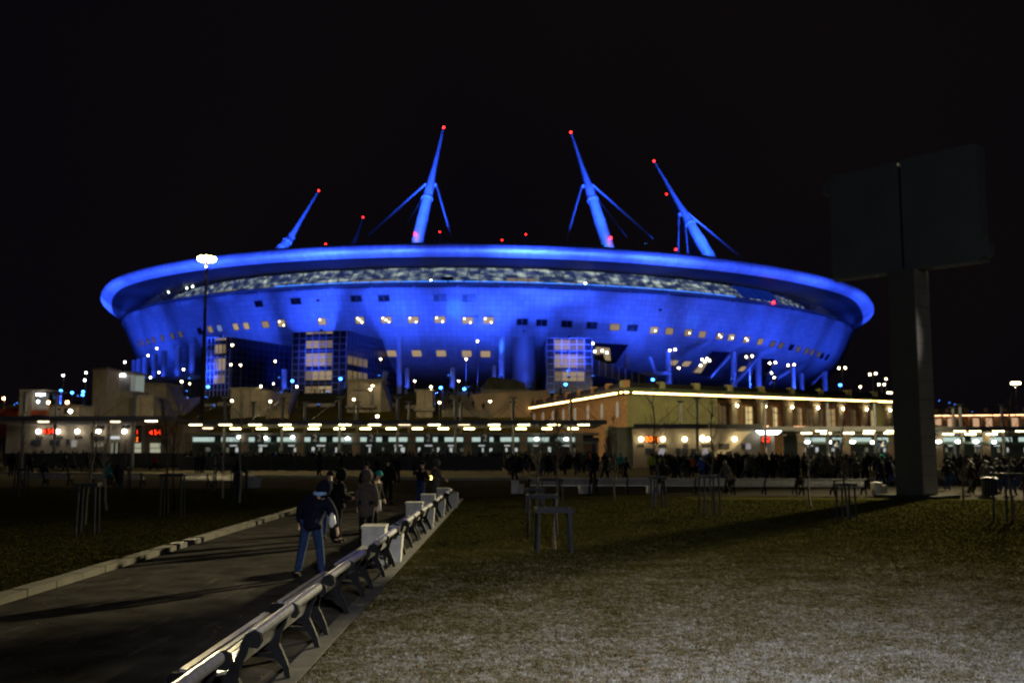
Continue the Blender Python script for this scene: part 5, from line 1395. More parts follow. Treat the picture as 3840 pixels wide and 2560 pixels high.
# rubbish bin at the right
g = G(3712, 1862)
t = thing('litter_bin', 'black slatted litter bin before the crowd right of the billboard', 'bin', (g.x, g.y, 0.02))
obj('body', M().tube([(0, 0, 0.05), (0, 0, 0.78)], [0.27, 0.34], 16), iron, t)
obj('lid', M().tube([(0, 0, 0.78), (0, 0, 0.84), (0, 0, 0.9)], [0.40, 0.40, 0.3], 16), iron, t)
m = M()
for i in range(16): a = 2 * PI * i / 16; m.box((0.33 * math.cos(a), 0.33 * math.sin(a), 0.42), (0.04, 0.04, 0.70), (0, 0, a))
obj('slats', m, steel_dk, t)

# ================================================================== TREE GUARDS AND SAPLINGS
guard_m = mat('guard_timber', (0.036, 0.039, 0.050), 0.8, 0, 0.2, 6, spec=0.05)
def guard(label, loc, rotz, w_, h, group, tap=0.03):
    t = thing('tree_guard', label, 'tree guard', loc, rotz, group)
    hw = w_ / 2
    for sx in (-1, 1):
        for sy in (-1, 1):
            obj('post', M().tube([(sx * (hw + tap), sy * (hw + tap), -0.05), (sx * hw, sy * hw, h)], 0.032, 8), guard_m, t)
    for s in (-1, 1):
        obj('rail', M().box((0, s * (hw + 0.04), h - 0.04), (w_ + 0.16, 0.03, 0.085)), guard_m, t)
        obj('rail', M().box((s * (hw + 0.045), 0, h - 0.13 + 0.09), (0.03, w_ + 0.02, 0.085)), guard_m, t)
    return t
GG = 'timber frames guarding the saplings'
gd = {}
def guard_at(px0, px1, pyb, pyt, label, z=0.03, rz_=0.15):
    a, b_ = G(px0, pyb, z), G(px1, pyb, z); wd = round((b_ - a).length * 0.80, 1); top = A((px0 + px1) / 2, pyt, a.y); h = top.z - z
    key = (wd,)
    guard(label, ((a.x + b_.x) / 2, a.y + wd / 2, z), rz_, wd, h, GG)
guard_at(2004, 2152, 2074, 1908, 'largest square timber frame alone on the frosted lawn', rz_=0.05)
guard_at(1968, 2098, 2006, 1856, 'timber frame directly behind the largest one', rz_=0.02)
guard_at(1970, 2040, 1925, 1832, 'low timber frame behind the two large ones')
guard_at(2020, 2110, 1890, 1795, 'timber frame farthest behind the two large ones')
guard_at(2448, 2496, 1905, 1786, 'slim timber frame midway along the right lawn')
guard_at(2632, 2702, 1935, 1782, 'timber frame right of centre on the lawn before the bright phones')
guard_at(3150, 3216, 1952, 1812, 'timber frame standing left of the billboard foot', rz_=0.1)
guard_at(3762, 3850, 1955, 1774, 'timber frame at the right border of the lawn')
guard_at(280, 346, 2004, 1812, 'timber frame alone in the middle of the left lawn', 0.09)
guard_at(592, 672, 1938, 1776, 'timber frame with a pale front post left of the path', 0.09)
guard_at(46, 90, 1870, 1756, 'timber frame near the left border of the left lawn', 0.09)
guard_at(872, 922, 1884, 1764, 'timber frame nearest the lone planter on the left lawn', 0.09)
guard_at(790, 866, 1850, 1742, 'timber frame with a pale top board before the last lawn bench', 0.09)
guard_at(442, 476, 1850, 1756, 'small timber frame right of the seated dark person', 0.09)

bark_m = mat('sapling_bark', (0.075, 0.060, 0.048), 0.85, 0, 0.25, 12)
bark_pale = mat('sapling_pale', (0.30, 0.26, 0.20), 0.8, 0, 0.2, 12)
def sapling(label, px, pyb, pyt, seed, mt=bark_m, z=0.03, spread=0.35, nb=26, stake=False):
    rnd = random.Random(seed)
    g = G(px, pyb, z); h = A(px, pyt, g.y).z - z
    t = thing('sapling_tree', label, 'tree', (g.x, g.y, z), rnd.uniform(0, 6), 'bare young trees on the lawns')
    pts = [(0, 0, -0.05)]; x = y = 0.0
    for i in range(1, 9): x += rnd.gauss(0, .012 * h); y += rnd.gauss(0, .012 * h); pts.append((x, y, h * i / 8))
    obj('trunk', M().tube(pts, [0.045 - 0.037 * i / 8 for i in range(9)], 7), mt, t)
    cr = M()
    for k in range(nb):
        f = rnd.uniform(0.36, 0.93); i = f * 8; i0 = int(i); fr = i - i0
        p = Vector(pts[i0]).lerp(Vector(pts[min(i0 + 1, 8)]), fr); a = rnd.uniform(0, 2 * PI); L = h * spread * (1.05 - f) * rnd.uniform(.6, 1.3)
        d = Vector((math.cos(a) * .55, math.sin(a) * .55, 1)).normalized()
        q = p + d * L * .5 + Vector((math.cos(a), math.sin(a), 0)) * L * .12; e = q + Vector((d.x * .5, d.y * .5, d.z)) * L * .5
        cr.tube([p, q, e], [0.014, 0.010, 0.004], 4, False)
        for _ in range(3):
            s = p.lerp(e, rnd.uniform(.3, .9)); b_ = rnd.uniform(0, 2 * PI)
            cr.tube([s, s + Vector((math.cos(b_) * .4, math.sin(b_) * .4, rnd.uniform(.4, 1))) * L * .28], [0.007, 0.003], 3, False)
    obj('crown', cr, mt, t)
    return t
for i, (px, pyb, pyt, lab, mt, z, nb) in enumerate((
    (401, 1912, 1590, 'sapling with a pale trunk left of the timber frame by the path', bark_pale, 0.09, 22),
    (340, 1850, 1570, 'bare sapling before the round lamps of the left ticket hall', bark_m, 0.09, 40),
    (318, 1965, 1530, 'thin sapling inside the lone frame of the left lawn', bark_m, 0.09, 12),
    (455, 1852, 1640, 'sapling by the lit door of the ticket hall', bark_m, 0.09, 14),
    (628, 1925, 1470, 'tall sapling inside the frame with the pale post', bark_m, 0.09, 40),
    (652, 1905, 1560, 'sapling just right of the frame with the pale post', bark_m, 0.09, 20),
    (808, 1840, 1690, 'short pale stem before the last lawn bench', bark_pale, 0.09, 4),
    (836, 1868, 1480, 'taller pale stemmed sapling before the last lawn bench', bark_pale, 0.09, 12),
    (898, 1885, 1470, 'sapling inside the frame near the lone planter', bark_pale, 0.09, 18),
    (70, 1868, 1620, 'sapling at the left border of the left lawn', bark_m, 0.09, 14),
    (2012, 1905, 1560, 'bare sapling in the frames left of the gate canopy end', bark_m, 0.03, 34),
    (2086, 1893, 1520, 'bushy bare sapling before the terracotta wall', bark_m, 0.03, 70),
    (2304, 1880, 1540, 'bare sapling before the green grey end wall', bark_m, 0.03, 40),
    (2461, 1900, 1385, 'tall dark sapling crossing the green wall', bark_m, 0.03, 22),
    (2666, 1925, 1480, 'sapling inside the frame before the yellow lamps', bark_m, 0.03, 24),
    (3182, 1945, 1560, 'sapling inside the frame left of the billboard', bark_m, 0.03, 22),
    (3040, 1900, 1600, 'thin sapling among the crowd before the right gates', bark_m, 0.03, 18),
    (3800, 1952, 1470, 'tall sapling at the right border', bark_m, 0.03, 20),
    (3610, 1900, 1640, 'thin sapling just right of the billboard post', bark_m, 0.03, 10),
    (2080, 2060, 1925, 'snapped stem inside the largest timber frame', bark_m, 0.03, 0))):
    sapling(lab, px, pyb, pyt, 20 + i, mt, z, nb=nb)

# ================================================================== CROWD BARRIERS
bar_m = mat('barrier_steel', (0.06, 0.06, 0.065), 0.6, 0.3, 0.15, 4)
panel_dk = mat('barrier_sheet', (0.035, 0.035, 0.036), 0.7, 0.1, 0.15, 2)
def barrier(label, loc, rotz, L, h, group):
    t = thing('crowd_barrier', label, 'barrier', loc, rotz, group)
    f = M()
    for a, b_ in (((0, 0, h), (L, 0, h)), ((0, 0, 0.12), (L, 0, 0.12)), ((0.02, 0, 0), (0.02, 0, h)), ((L - 0.02, 0, 0), (L - 0.02, 0, h))): f.beam(a, b_, 0.05)
    for x in (0.3, L - 0.3): f.beam((x, -0.3, 0.02), (x, 0.3, 0.02), 0.05)
    obj('frame', f, bar_m, t)
    m = M(); m.box((L / 2, 0.02, (h + .12) / 2), (L - 0.05, 0.02, h - .16))
    n_ = int(L / 0.25)
    for i in range(1, n_): m.box((L * i / n_, 0.0, (h + .12) / 2), (0.05, 0.03, h - .16))
    obj('panel', m, panel_dk, t)
    return t
CBG = 'steel barriers before the gates'
ORD = ['first', 'second', 'third', 'fourth', 'fifth', 'sixth', 'seventh', 'eighth', 'ninth', 'tenth', 'eleventh', 'twelfth', 'thirteenth', 'last']
ba = None
for i in range(14):
    x = -29.5 + i * 2.05
    loc = (x, 87.0 + 0.06 * math.sin(i * 2.1), 0.11)
    lab = '%s steel barrier from the left in the line before the middle gates' % ORD[i]
    if ba is None: ba = barrier(lab, loc, 0.0, 2.0, 1.32, CBG)
    else: dup(ba, loc, random.uniform(-.03, .03), lab, CBG)
CB2 = 'steel barriers before the left ticket hall'
for i in range(9):
    dup(ba, (X(20, 99) + i * 2.05, 99.0, 0.3), random.uniform(-.02, .02), '%s steel barrier from the left before the left ticket hall' % (ORD[i] if i < 8 else 'last'), CB2)
# dark blue hoarding before the right ticket hall
for px0, px1, lab in ((2600, 2672, 'left length of low blue hoarding before the right ticket hall'), (2676, 2748, 'middle length of low blue hoarding before the right ticket hall'), (2752, 2826, 'right length of low blue hoarding before the right ticket hall')):
    a, b_ = A(px0, 1728, 84), A(px1, 1790, 84)
    t = thing('hoarding', lab, 'hoarding', ((a.x + b_.x) / 2, 84, 0.1), 0, 'low blue hoardings'); L = b_.x - a.x; h = a.z - 0.1
    obj('panel', M().box((0, 0, h / 2), (L, 0.06, h)), mat('hoarding_blue', (0.03, 0.05, 0.22), 0.6, 0, 0.15, 2), t)
    obj('rail', M().box((0, 0, h + 0.03), (L + .05, 0.1, 0.06)), steel_dk, t)

# ================================================================== PEOPLE
def V(*a): return Vector(a)
def skeleton(h=1.75, thigh=(0.0, 0.0), knee=(0.05, 0.05), lean=0.05, side=0.0, head=(0.0, 0.0, 0.0), armL=(0.05, 0.12, 0.15), armR=(0.05, 0.12, 0.15), spread=0.0, sit=False):
    s = h / 1.75; J = {}
    R = Euler((-lean, side, 0)).to_matrix()
    J['pelvis'] = V(0, 0, 0)
    for n_, sx, t, k in (('L', -1, thigh[0], knee[0]), ('R', 1, thigh[1], knee[1])):
        hp = V(sx * 0.095, 0, -0.03) * s; J['hip' + n_] = hp
        sp_ = spread * sx
        kn = hp + V(math.sin(sp_) * 0.44, math.sin(t) * 0.44, -math.cos(t) * 0.44) * s; J['knee' + n_] = kn
        a = t - k
        an = kn + V(math.sin(sp_) * 0.42, math.sin(a) * 0.42, -math.cos(a) * 0.42) * s; J['ankle' + n_] = an
        fa = max(0.0, k * 0.5 - t * 0.3) if k > 0.3 else 0.0
        J['heel' + n_] = an + V(0, -0.05, -0.045) * s
        J['toe' + n_] = an + V(sx * 0.03, 0.17 * math.cos(fa), -0.05 - 0.17 * math.sin(fa)) * s
    J['waist'] = R @ V(0, 0.01, 0.16) * s; J['chest'] = R @ V(0, 0.02, 0.36) * s; J['neckb'] = R @ V(0, 0.0, 0.50) * s
    RH = R @ Euler((-head[0], head[1], head[2])).to_matrix()
    nb = J['neckb']
    J['neck'] = nb + RH @ V(0, 0.01, 0.075) * s; J['head'] = nb + RH @ V(0, 0.035, 0.17) * s; J['crown'] = nb + RH @ V(0, 0.02, 0.255) * s
    J['chin'] = nb + RH @ V(0, 0.085, 0.105) * s; J['nose'] = nb + RH @ V(0, 0.135, 0.165) * s
    J['_RH'] = RH
    for n_, sx, (p, ab, el) in (('L', -1, armL), ('R', 1, armR)):
        sh = R @ V(sx * 0.185, 0.0, 0.44) * s; J['sh' + n_] = sh
        d = R @ V(sx * math.sin(ab) * math.cos(p), math.sin(p), -math.cos(ab) * math.cos(p)).normalized()
        eb = sh + d * 0.29 * s; J['elb' + n_] = eb
        p2 = p + el
        d2 = R @ V(sx * math.sin(ab * 0.6) * math.cos(p2), math.sin(p2), -math.cos(ab * 0.6) * math.cos(p2)).normalized()
        wr = eb + d2 * 0.25 * s; J['wr' + n_] = wr
        J['palm' + n_] = wr + d2 * 0.075 * s
        side_v = V(1, 0, 0) * sx; fwd = d2.cross(side_v).normalized()
        for i, (L, o_) in enumerate(((0.07, -0.03), (0.082, -0.01), (0.076, 0.012), (0.06, 0.032))):
            f0 = J['palm' + n_] + fwd * o_ * s
            J['f%d' % i + n_] = f0 + d2 * L * 0.55 * s
            J['g%d' % i + n_] = f0 + d2 * L * 0.95 * s - side_v * 0.022 * s
        J['th' + n_] = wr + d2 * 0.035 * s - fwd * 0.045 * s; J['ti' + n_] = wr + d2 * 0.085 * s - fwd * 0.055 * s - side_v * 0.01 * s
    lo = min(J['toeL'].z, J['toeR'].z, J['heelL'].z, J['heelR'].z) - 0.02 * s
    for k in J:
        if k != '_RH': J[k] = J[k] + V(0, 0, -lo)
    J['_s'] = s
    return J
BODY_E = [('pelvis', 'waist'), ('waist', 'chest'), ('chest', 'neckb'), ('neckb', 'neck'), ('neck', 'head'), ('head', 'crown')] + [e for n_ in 'LR' for e in (('pelvis', 'hip' + n_), ('hip' + n_, 'knee' + n_), ('knee' + n_, 'ankle' + n_), ('ankle' + n_, 'toe' + n_), ('chest', 'sh' + n_), ('sh' + n_, 'elb' + n_), ('elb' + n_, 'wr' + n_), ('wr' + n_, 'palm' + n_))]
FINE_E = [('head', 'nose')] + [e for n_ in 'LR' for e in [('palm' + n_, 'f%d' % i + n_) for i in range(4)] + [('f%d' % i + n_, 'g%d' % i + n_) for i in range(4)] + [('wr' + n_, 'th' + n_), ('th' + n_, 'ti' + n_)]]
BODY_R = dict(pelvis=(.13, .10), waist=(.125, .095), chest=(.145, .105), neckb=(.075, .07), neck=.055, head=(.080, .098), crown=(.055, .065), hip=.085, knee=.055, ankle=.04, toe=.018, sh=.06, elb=.042, wr=.029, palm=(.036, .022), nose=.012, f=.0095, g=.008, th=.013, ti=.009)
def rad(R, k):
    if k in R: return R[k]
    k2 = k.rstrip('LR')
    if k2 in R: return R[k2]
    return R[k2[0]]
def skin(J, edges, R, root, sub, mats, name):
    names = []
    for e in edges:
        for k in e:
            if k not in names: names.append(k)
    me = bpy.data.meshes.new('tmp'); me.from_pydata([tuple(J[k]) for k in names], [(names.index(a), names.index(b_)) for a, b_ in edges], [])
    o = bpy.data.objects.new('tmp', me); C.objects.link(o)
    md = o.modifiers.new('s', 'SKIN'); md.use_smooth_shade = True; md.branch_smoothing = 0.5
    s = J['_s']
    for i, k in enumerate(names):
        r = rad(R, k); r = r if isinstance(r, tuple) else (r, r)
        sv = me.skin_vertices[0].data[i]; sv.radius = (r[0] * s, r[1] * s); sv.use_root = (k == root)
    if sub: m2_ = o.modifiers.new('d', 'SUBSURF'); m2_.levels = sub; m2_.render_levels = sub
    dg = bpy.context.evaluated_depsgraph_get()
    out_ = bpy.data.meshes.new_from_object(o.evaluated_get(dg)); out_.name = name
    bpy.data.objects.remove(o); bpy.data.meshes.remove(me)
    out_.materials.clear()
    for m_ in (mats if isinstance(mats, list) else [mats]): out_.materials.append(m_)
    return out_
def cloth(name, col): return mat(name, col, 0.9, 0, 0.2, 14, 0.2, spec=0.1)
skin_m = mat('skin', (0.42, 0.26, 0.19), 0.6, 0, 0.08, 20)
navy = cloth('navy_cloth', (0.006, 0.0075, 0.020)); black = cloth('black_cloth', (0.007, 0.007, 0.008)); jeans = cloth('denim', (0.018, 0.036, 0.10)); taupe = cloth('taupe_cloth', (0.062, 0.052, 0.047))
teal = cloth('teal_wool', (0.02, 0.22, 0.22)); grey_c = cloth('grey_cloth', (0.05, 0.05, 0.055)); red_c = cloth('red_cloth', (0.20, 0.015, 0.015)); orange_c = cloth('orange_cloth', (0.35, 0.09, 0.02)); hiviz = cloth('yellow_vest', (0.30, 0.42, 0.03)); blue_c = cloth('blue_cloth', (0.03, 0.07, 0.30)); scarf_c = cloth('scarf_blue', (0.22, 0.40, 0.75)); shoe_m = cloth('shoe_leather', (0.012, 0.011, 0.011)); hair_m = mat('hair', (0.02, 0.014, 0.01), 0.7, 0, 0.3, 30)

def person(label, loc, rotz, pose, jacket, trousers, hat, hat_kind='beanie', long=0.0, group=None, scarf=None, boots=shoe_m, bulk=1.0):
    J = skeleton(**pose); s = J['_s']
    t = thing('person', label, 'person', loc, rotz, group)
    obj('body', skin(J, BODY_E + FINE_E, BODY_R, 'pelvis', 2, skin_m, 'body'), None, t)
    b = bulk
    JR = dict(pelvis=(.185 * b, .15 * b), waist=(.178 * b, .14 * b), chest=(.19 * b, .145 * b), neckb=(.105, .095), sh=.085 * b, elb=.072 * b, wr=.050, collar=(.085, .08), hem=(.19 * b, .155 * b))
    J['collar'] = J['neckb'].lerp(J['neck'], 0.75); J['hem'] = J['pelvis'] + V(0, 0.02, -0.10 - long) * s
    je = [('hem', 'pelvis'), ('pelvis', 'waist'), ('waist', 'chest'), ('chest', 'neckb'), ('neckb', 'collar')] + [e for n_ in 'LR' for e in (('chest', 'sh' + n_), ('sh' + n_, 'elb' + n_), ('elb' + n_, 'wr' + n_))]
    obj('jacket', skin(J, je, JR, 'waist', 2, jacket, 'jacket'), None, t)
    TR = dict(pelvis=(.145, .12), hip=.115, knee=.082, cuff=.070, mid=.095)
    te = []
    for n_ in 'LR':
        J['cuff' + n_] = J['ankle' + n_] + V(0, 0, 0.005); J['mid' + n_] = J['hip' + n_].lerp(J['knee' + n_], .5)
        te += [('pelvis', 'hip' + n_), ('hip' + n_, 'mid' + n_), ('mid' + n_, 'knee' + n_), ('knee' + n_, 'cuff' + n_)]
    obj('trousers', skin(J, te, TR, 'pelvis', 2, trousers, 'trousers'), None, t)
    for n_ in 'LR':
        J['in' + n_] = J['heel' + n_] + V(0, .0, .045)
        obj('shoe', skin(J, [('in' + n_, 'heel' + n_), ('heel' + n_, 'toe' + n_)], dict(**{'in': .066, 'heel': .062, 'toe': .056}), 'heel' + n_, 2, boots, 'shoe'), None, t)
    RH = J['_RH']; hc = J['head']
    m = M()
    if hat_kind == 'hood':
        m.ball(V(0, 0, 0), 0.145 * s, 16, 10, (0.93, 1.0, 1.15))
        m.v = [v for v in m.v]
        me = m.mesh('hood', hat, None, True); me.transform(Matrix.Translation(hc + RH @ V(0, -0.028, 0.01) * s) @ RH.to_4x4()); obj('hood', me, None, t)
    elif hat_kind == 'beanie':
        m.ball(V(0, 0, 0), 0.125 * s, 16, 10, (0.92, 1.02, 1.0)); m.v = [(v[0], v[1], max(v[2], -0.005)) for v in m.v]
        me = m.mesh('hat', hat, None, True); me.transform(Matrix.Translation(hc + RH @ V(0, -0.008, 0.015) * s) @ RH.to_4x4()); obj('hat', me, None, t)
    else:
        m.ball(V(0, 0, 0), 0.118 * s, 16, 10, (0.92, 1.05, 1.0)); m.v = [(v[0], v[1], v[2]) if v[1] < 0.02 else (v[0], v[1], max(v[2], 0.03)) for v in m.v]
        me = m.mesh('hair', hair_m, None, True); me.transform(Matrix.Translation(hc + RH @ V(0, -0.012, 0.012) * s) @ RH.to_4x4()); obj('hair', me, None, t)
    for sx in (-1, 1):
        me = M().ball((0, 0, 0), 0.012 * s, 8, 5).mesh('eye', black); me.transform(Matrix.Translation(hc + RH @ V(sx * 0.032, 0.088, 0.012) * s)); obj('eye', me, None, t)
        me = M().ball((0, 0, 0), 0.03 * s, 8, 5, (.35, .7, 1.1)).mesh('ear', skin_m); me.transform(Matrix.Translation(hc + RH @ V(sx * 0.084, -0.005, 0.0) * s)); obj('ear', me, None, t)
    if scarf:
        m = M(); q = J['collar']
        m.tube([q + V(.10 * math.cos(a), .095 * math.sin(a), 0.012 * math.sin(a)) * s for a in [2 * PI * i / 14 for i in range(15)]], 0.034 * s, 8, False); obj('scarf', m, scarf, t, smooth=True)
    return t, J
WP = 'people walking up the path'
man, JM = person('man in a dark navy jacket and jeans leaning over the bench with one hand out', (-3.70, 18.25, 0), -0.25,
    dict(h=1.80, thigh=(-0.10, 0.10), knee=(0.05, 0.10), lean=0.22, side=0.13, head=(0.45, 0.10, -0.5), armL=(0.15, 0.35, 0.5), armR=(0.22, 0.62, 0.10), spread=0.13), navy, jeans, navy, 'hood', 0.05, WP, scarf_c, bulk=1.34)
def held(me_fn, name, label, cat, who, J, key, off, matl, group=None):
    pw = Matrix.Translation(who.location) @ Euler((0, 0, who.rotation_euler.z)).to_matrix().to_4x4() @ (J[key] + V(*off))
    m = M(); me_fn(m)
    return obj(name, m, matl, None, pw, smooth=True, label=label, cat=cat, group=group) if False else props(_held(m, name, matl, pw), label, cat, group)
def _held(m, name, matl, pw):
    me = m.mesh(name, matl, None, True); o = bpy.data.objects.new(name, me); C.objects.link(o); o.location = pw; return o
held(lambda m: m.tube([(0, 0, 0.12), (0.0, 0.0, 0.05), (0.01, 0, -0.06), (0, 0, -0.15)], [0.012, 0.055, 0.075, 0.03], 10), 'carrier_bag', 'white crumpled carrier bag at the hip of the man in jeans', 'bag', man, JM, 'hipR', (0.30, 0.02, 0.10), mat('white_plastic', (0.6, 0.62, 0.66), 0.45, 0, 0.1, 20))
held(lambda m: m.box((0, 0, 0), (0.10, 0.24, 0.24), None, 0.85), 'shoulder_bag', 'black shoulder bag hanging below the white carrier bag', 'bag', man, JM, 'hipR', (0.30, 0.10, -0.10), black)
p2_, J2_ = person('hooded man in a black jacket standing on the path, turned to the right', (-4.35, 24.7, 0), -1.15, dict(h=1.80, thigh=(0.10, -0.06), knee=(0.05, 0.1), lean=0.06, head=(0.15, 0, 0), armL=(0.2, 0.12, 1.2), armR=(0.15, 0.1, 1.3), spread=0.05), black, black, black, 'hood', 0.12, WP, bulk=1.25)
person('man in blue jeans half hidden behind the black hooded man', (-4.75, 25.6, 0), -0.2, dict(h=1.74, thigh=(0.05, -0.05), head=(0.1, 0, 0), armL=(0.05, 0.12, .2), spread=0.05), black, jeans, black, 'beanie', 0.02, WP)
person('person in a long taupe coat with its hood up, seen from behind', (-3.62, 24.55, 0), -0.12, dict(h=1.76, thigh=(0.06, -0.05), lean=0.03, head=(0.05, 0, -0.2), armL=(0.05, 0.14, 0.25), armR=(0.05, 0.14, 0.25), spread=0.03), taupe, black, taupe, 'hood', 0.30, WP, bulk=1.3)
p5_, J5_ = person('person in a teal knitted hat and a black coat with a white bag', (-3.95, 28.6, 0), -2.0, dict(h=1.68, thigh=(-0.05, 0.12), head=(0.2, 0, 0), armL=(0.1, 0.12, 0.4), armR=(0.1, 0.15, 0.5)), black, black, teal, 'beanie', 0.10, WP)
held(lambda m: m.box((0, 0, 0), (0.22, 0.12, 0.30), None, 0.8), 'paper_bag', 'small white bag held by the person in the teal hat', 'bag', p5_, J5_, 'wrR', (0.02, 0.06, -0.16), mat('white_paper', (0.55, 0.53, 0.5), 0.7, 0, 0.05, 9))
p6_, _ = person('person with a striped blue and white backpack walking away on the path', (-5.35, 36.2, 0), 0.1, dict(h=1.80, thigh=(0.25, -0.22), knee=(.1, .3), armL=(0.2, 0.12, 0.3), armR=(-0.2, 0.12, 0.3)), black, black, black, 'beanie', 0.05, WP)
bp_ = held(lambda m: m.box((0, 0, 0), (0.30, 0.16, 0.42), None, 0.9), 'backpack', 'striped backpack on the person walking away up the path', 'backpack', p6_, skeleton(h=1.8), 'chest', (0, -0.24, -0.04), mat('backpack_stripe', (0.05, 0.06, 0.2), 0.8, 0, 0, 5, col2=(0.35, 0.4, 0.6), lo=0.48, hi=0.52))
person('tall dark walker carrying something white at his side near the far end of the path', (-5.1, 40.5, 0), 0.25, dict(h=1.86, thigh=(0.3, -0.25), knee=(.1, .35), armL=(0.1, .14, .3), armR=(0.3, .14, .5)), black, black, black, 'beanie', 0.1, WP)
person('dark walker in the middle of the path just left of the tall one', (-5.9, 43.0, 0), 0.1, dict(h=1.74, thigh=(-0.2, 0.28), knee=(.3, .1)), black, black, black, 'hood', 0.1, WP)
p7_, J7_ = person('person in a black coat standing by the benches with a small light in hand', (-3.55, 38.2, 0), -0.6, dict(h=1.80, thigh=(0.03, -0.03), head=(.3, 0, 0), armL=(.4, .12, 1.2), armR=(.4, .12, 1.2)), black, jeans, black, 'beanie', 0.12, WP)
held(lambda m: m.box((0, 0, 0), (0.07, 0.015, 0.14)), 'phone', 'glowing yellow phone in the hands of the person in black', 'phone', p7_, J7_, 'palmR', (0.02, -0.12, 0.0), glow('phone_yellow', (1.0, 0.75, 0.2), 9.0, False))
person('hooded person in grey standing at the end of the bench row', (-3.05, 38.9, 0), -0.9, dict(h=1.82, thigh=(0.03, -0.03), head=(.2, 0, 0), armL=(.6, .2, 1.0), armR=(.3, .12, .9)), grey_c, grey_c, grey_c, 'hood', 0.08, WP)

# people farther off: one mesh each
CR_R = dict(pelvis=(.17, .14), waist=(.17, .135), chest=(.185, .14), neckb=(.09, .085), neck=.07, head=(.10, .11), crown=(.075, .08), hip=.115, knee=.085, ankle=.065, toe=.05, sh=.085, elb=.07, wr=.05, palm=(.045, .035))
def crowd_mesh(pose, jk, tr, ht):
    J = skeleton(**pose); me = skin(J, BODY_E, CR_R, 'pelvis', 1, [jk, tr, ht, skin_m], 'person')
    zh, zn = J['hipL'].z - 0.10, J['neck'].z
    for p in me.polygons:
        c = p.center
        if c.z > zn:
            p.material_index = 2 if (c.z > J['head'].z or (c - J['head']).y < 0.02) else 3
        elif c.z < zh and min((c - J['palmL']).length, (c - J['palmR']).length, (c - J['wrL']).length, (c - J['wrR']).length) > 0.11: p.material_index = 1
        else: p.material_index = 3 if min((c - J['palmL']).length, (c - J['palmR']).length) < 0.05 else 0
    return me
POSES = [dict(h=1.76, thigh=(0.04, -0.03), head=(0.1, 0, 0.2)), dict(h=1.70, thigh=(0.02, -0.05), armL=(0.3, .12, 1.3), armR=(0.3, .12, 1.3), head=(0.35, 0, 0)), dict(h=1.82, thigh=(-0.04, 0.05), side=0.04, armR=(.1, .2, .3)),
         dict(h=1.75, thigh=(0.38, -0.32), knee=(0.08, 0.40), lean=0.08, armL=(-0.35, .1, .3), armR=(0.35, .1, .5)), dict(h=1.79, thigh=(-0.34, 0.40), knee=(0.35, 0.10), lean=0.07, armL=(0.3, .1, .5), armR=(-0.3, .1, .3)), dict(h=1.66, thigh=(0.2, -0.2), knee=(0.1, .25), lean=0.05, armL=(.1, .15, .4))]
stand, walk = [], []
for i, (jk, tr, ht) in enumerate(((black, black, black), (navy, black, black), (grey_c, black, hair_m), (black, jeans, navy), (navy, jeans, grey_c), (black, grey_c, hair_m))):
    for k in (0, 1, 2): stand.append(crowd_mesh(POSES[k], jk, tr, ht)) if (i + k) % 2 == 0 or i < 3 else None
    for k in (3, 4, 5): walk.append(crowd_mesh(POSES[k], jk, tr, ht)) if (i + k) % 2 == 0 else None
accent = [crowd_mesh(POSES[0], orange_c, black, black), crowd_mesh(POSES[2], hiviz, black, black), crowd_mesh(POSES[1], blue_c, jeans, scarf_c), crowd_mesh(POSES[0], red_c, black, red_c), crowd_mesh(POSES[2], teal, black, black)]
ACCENT = ['an orange jacket', 'a yellow safety vest', 'a blue jacket and jeans', 'a red jacket', 'a teal coat']
SIT = dict(h=1.72, thigh=(1.5, 1.45), knee=(1.5, 1.45), lean=0.15, head=(.2, 0, 0), armL=(.5, .12, .8), armR=(.5, .12, .8))
rp = random.Random(21)
def far_person(me, x, y, rz_, label, group=None, z=0.0, sc=None):
    o = bpy.data.objects.new('person', me); C.objects.link(o); o.location = (x, y, z); o.rotation_euler = (0, 0, rz_)
    k = sc or rp.uniform(0.95, 1.05); o.scale = (k, k, k)
    return props(o, label, 'person', group)
taken = []
MASS = {}
def mass_add(key, me, x, y, rz_, z, k):
    MASS.setdefault(key, []).append((me, Matrix.Translation((x, y, z)) @ Matrix.Rotation(rz_, 4, 'Z') @ Matrix.Scale(k, 4)))
def crowd(n, x0, x1, y0, y1, label, group, z, walkers=0.2, dmin=0.5, toward=0.0, acc=0.06, ymass=1e9):
    c = 0; tries = 0
    while c < n and tries < n * 40:
        tries += 1
        y = rp.uniform(y0, y1)
        x = rp.uniform(x0(y), x1(y))
        if any((x - a) ** 2 + (y - b_) ** 2 < dmin ** 2 for a, b_ in taken): continue
        taken.append((x, y)); c += 1
        me = rp.choice(accent) if rp.random() < acc else (rp.choice(walk) if rp.random() < walkers else rp.choice(stand))
        if y > ymass: mass_add(group, me, x, y, toward + rp.gauss(0, 0.7), z, rp.uniform(.95, 1.05))
        else:
            lb = label if me not in accent else 'person in %s among the %s' % (ACCENT[accent.index(me)], group)
            far_person(me, x, y, toward + rp.gauss(0, 0.7), lb, group, z)
crowd(210, lambda y: X(690, y), lambda y: X(2240, y), 88.5, 101.5, 'person in dark winter clothes queueing behind the barriers at the middle gates', 'crowd queueing at the middle gates', 0.11, ymass=91.5)
crowd(34, lambda y: X(30, y), lambda y: X(400, y), 100.3, 103.0, 'person queueing behind the barriers at the left ticket hall', 'queue at the left ticket hall', 0.11, ymass=90)
crowd(34, lambda y: X(1900, y), lambda y: X(2340, y), 76.0, 88.0, 'dark figure in the loose crowd before the terracotta wall', 'crowd before the terracotta wall', 0.11, 0.6)
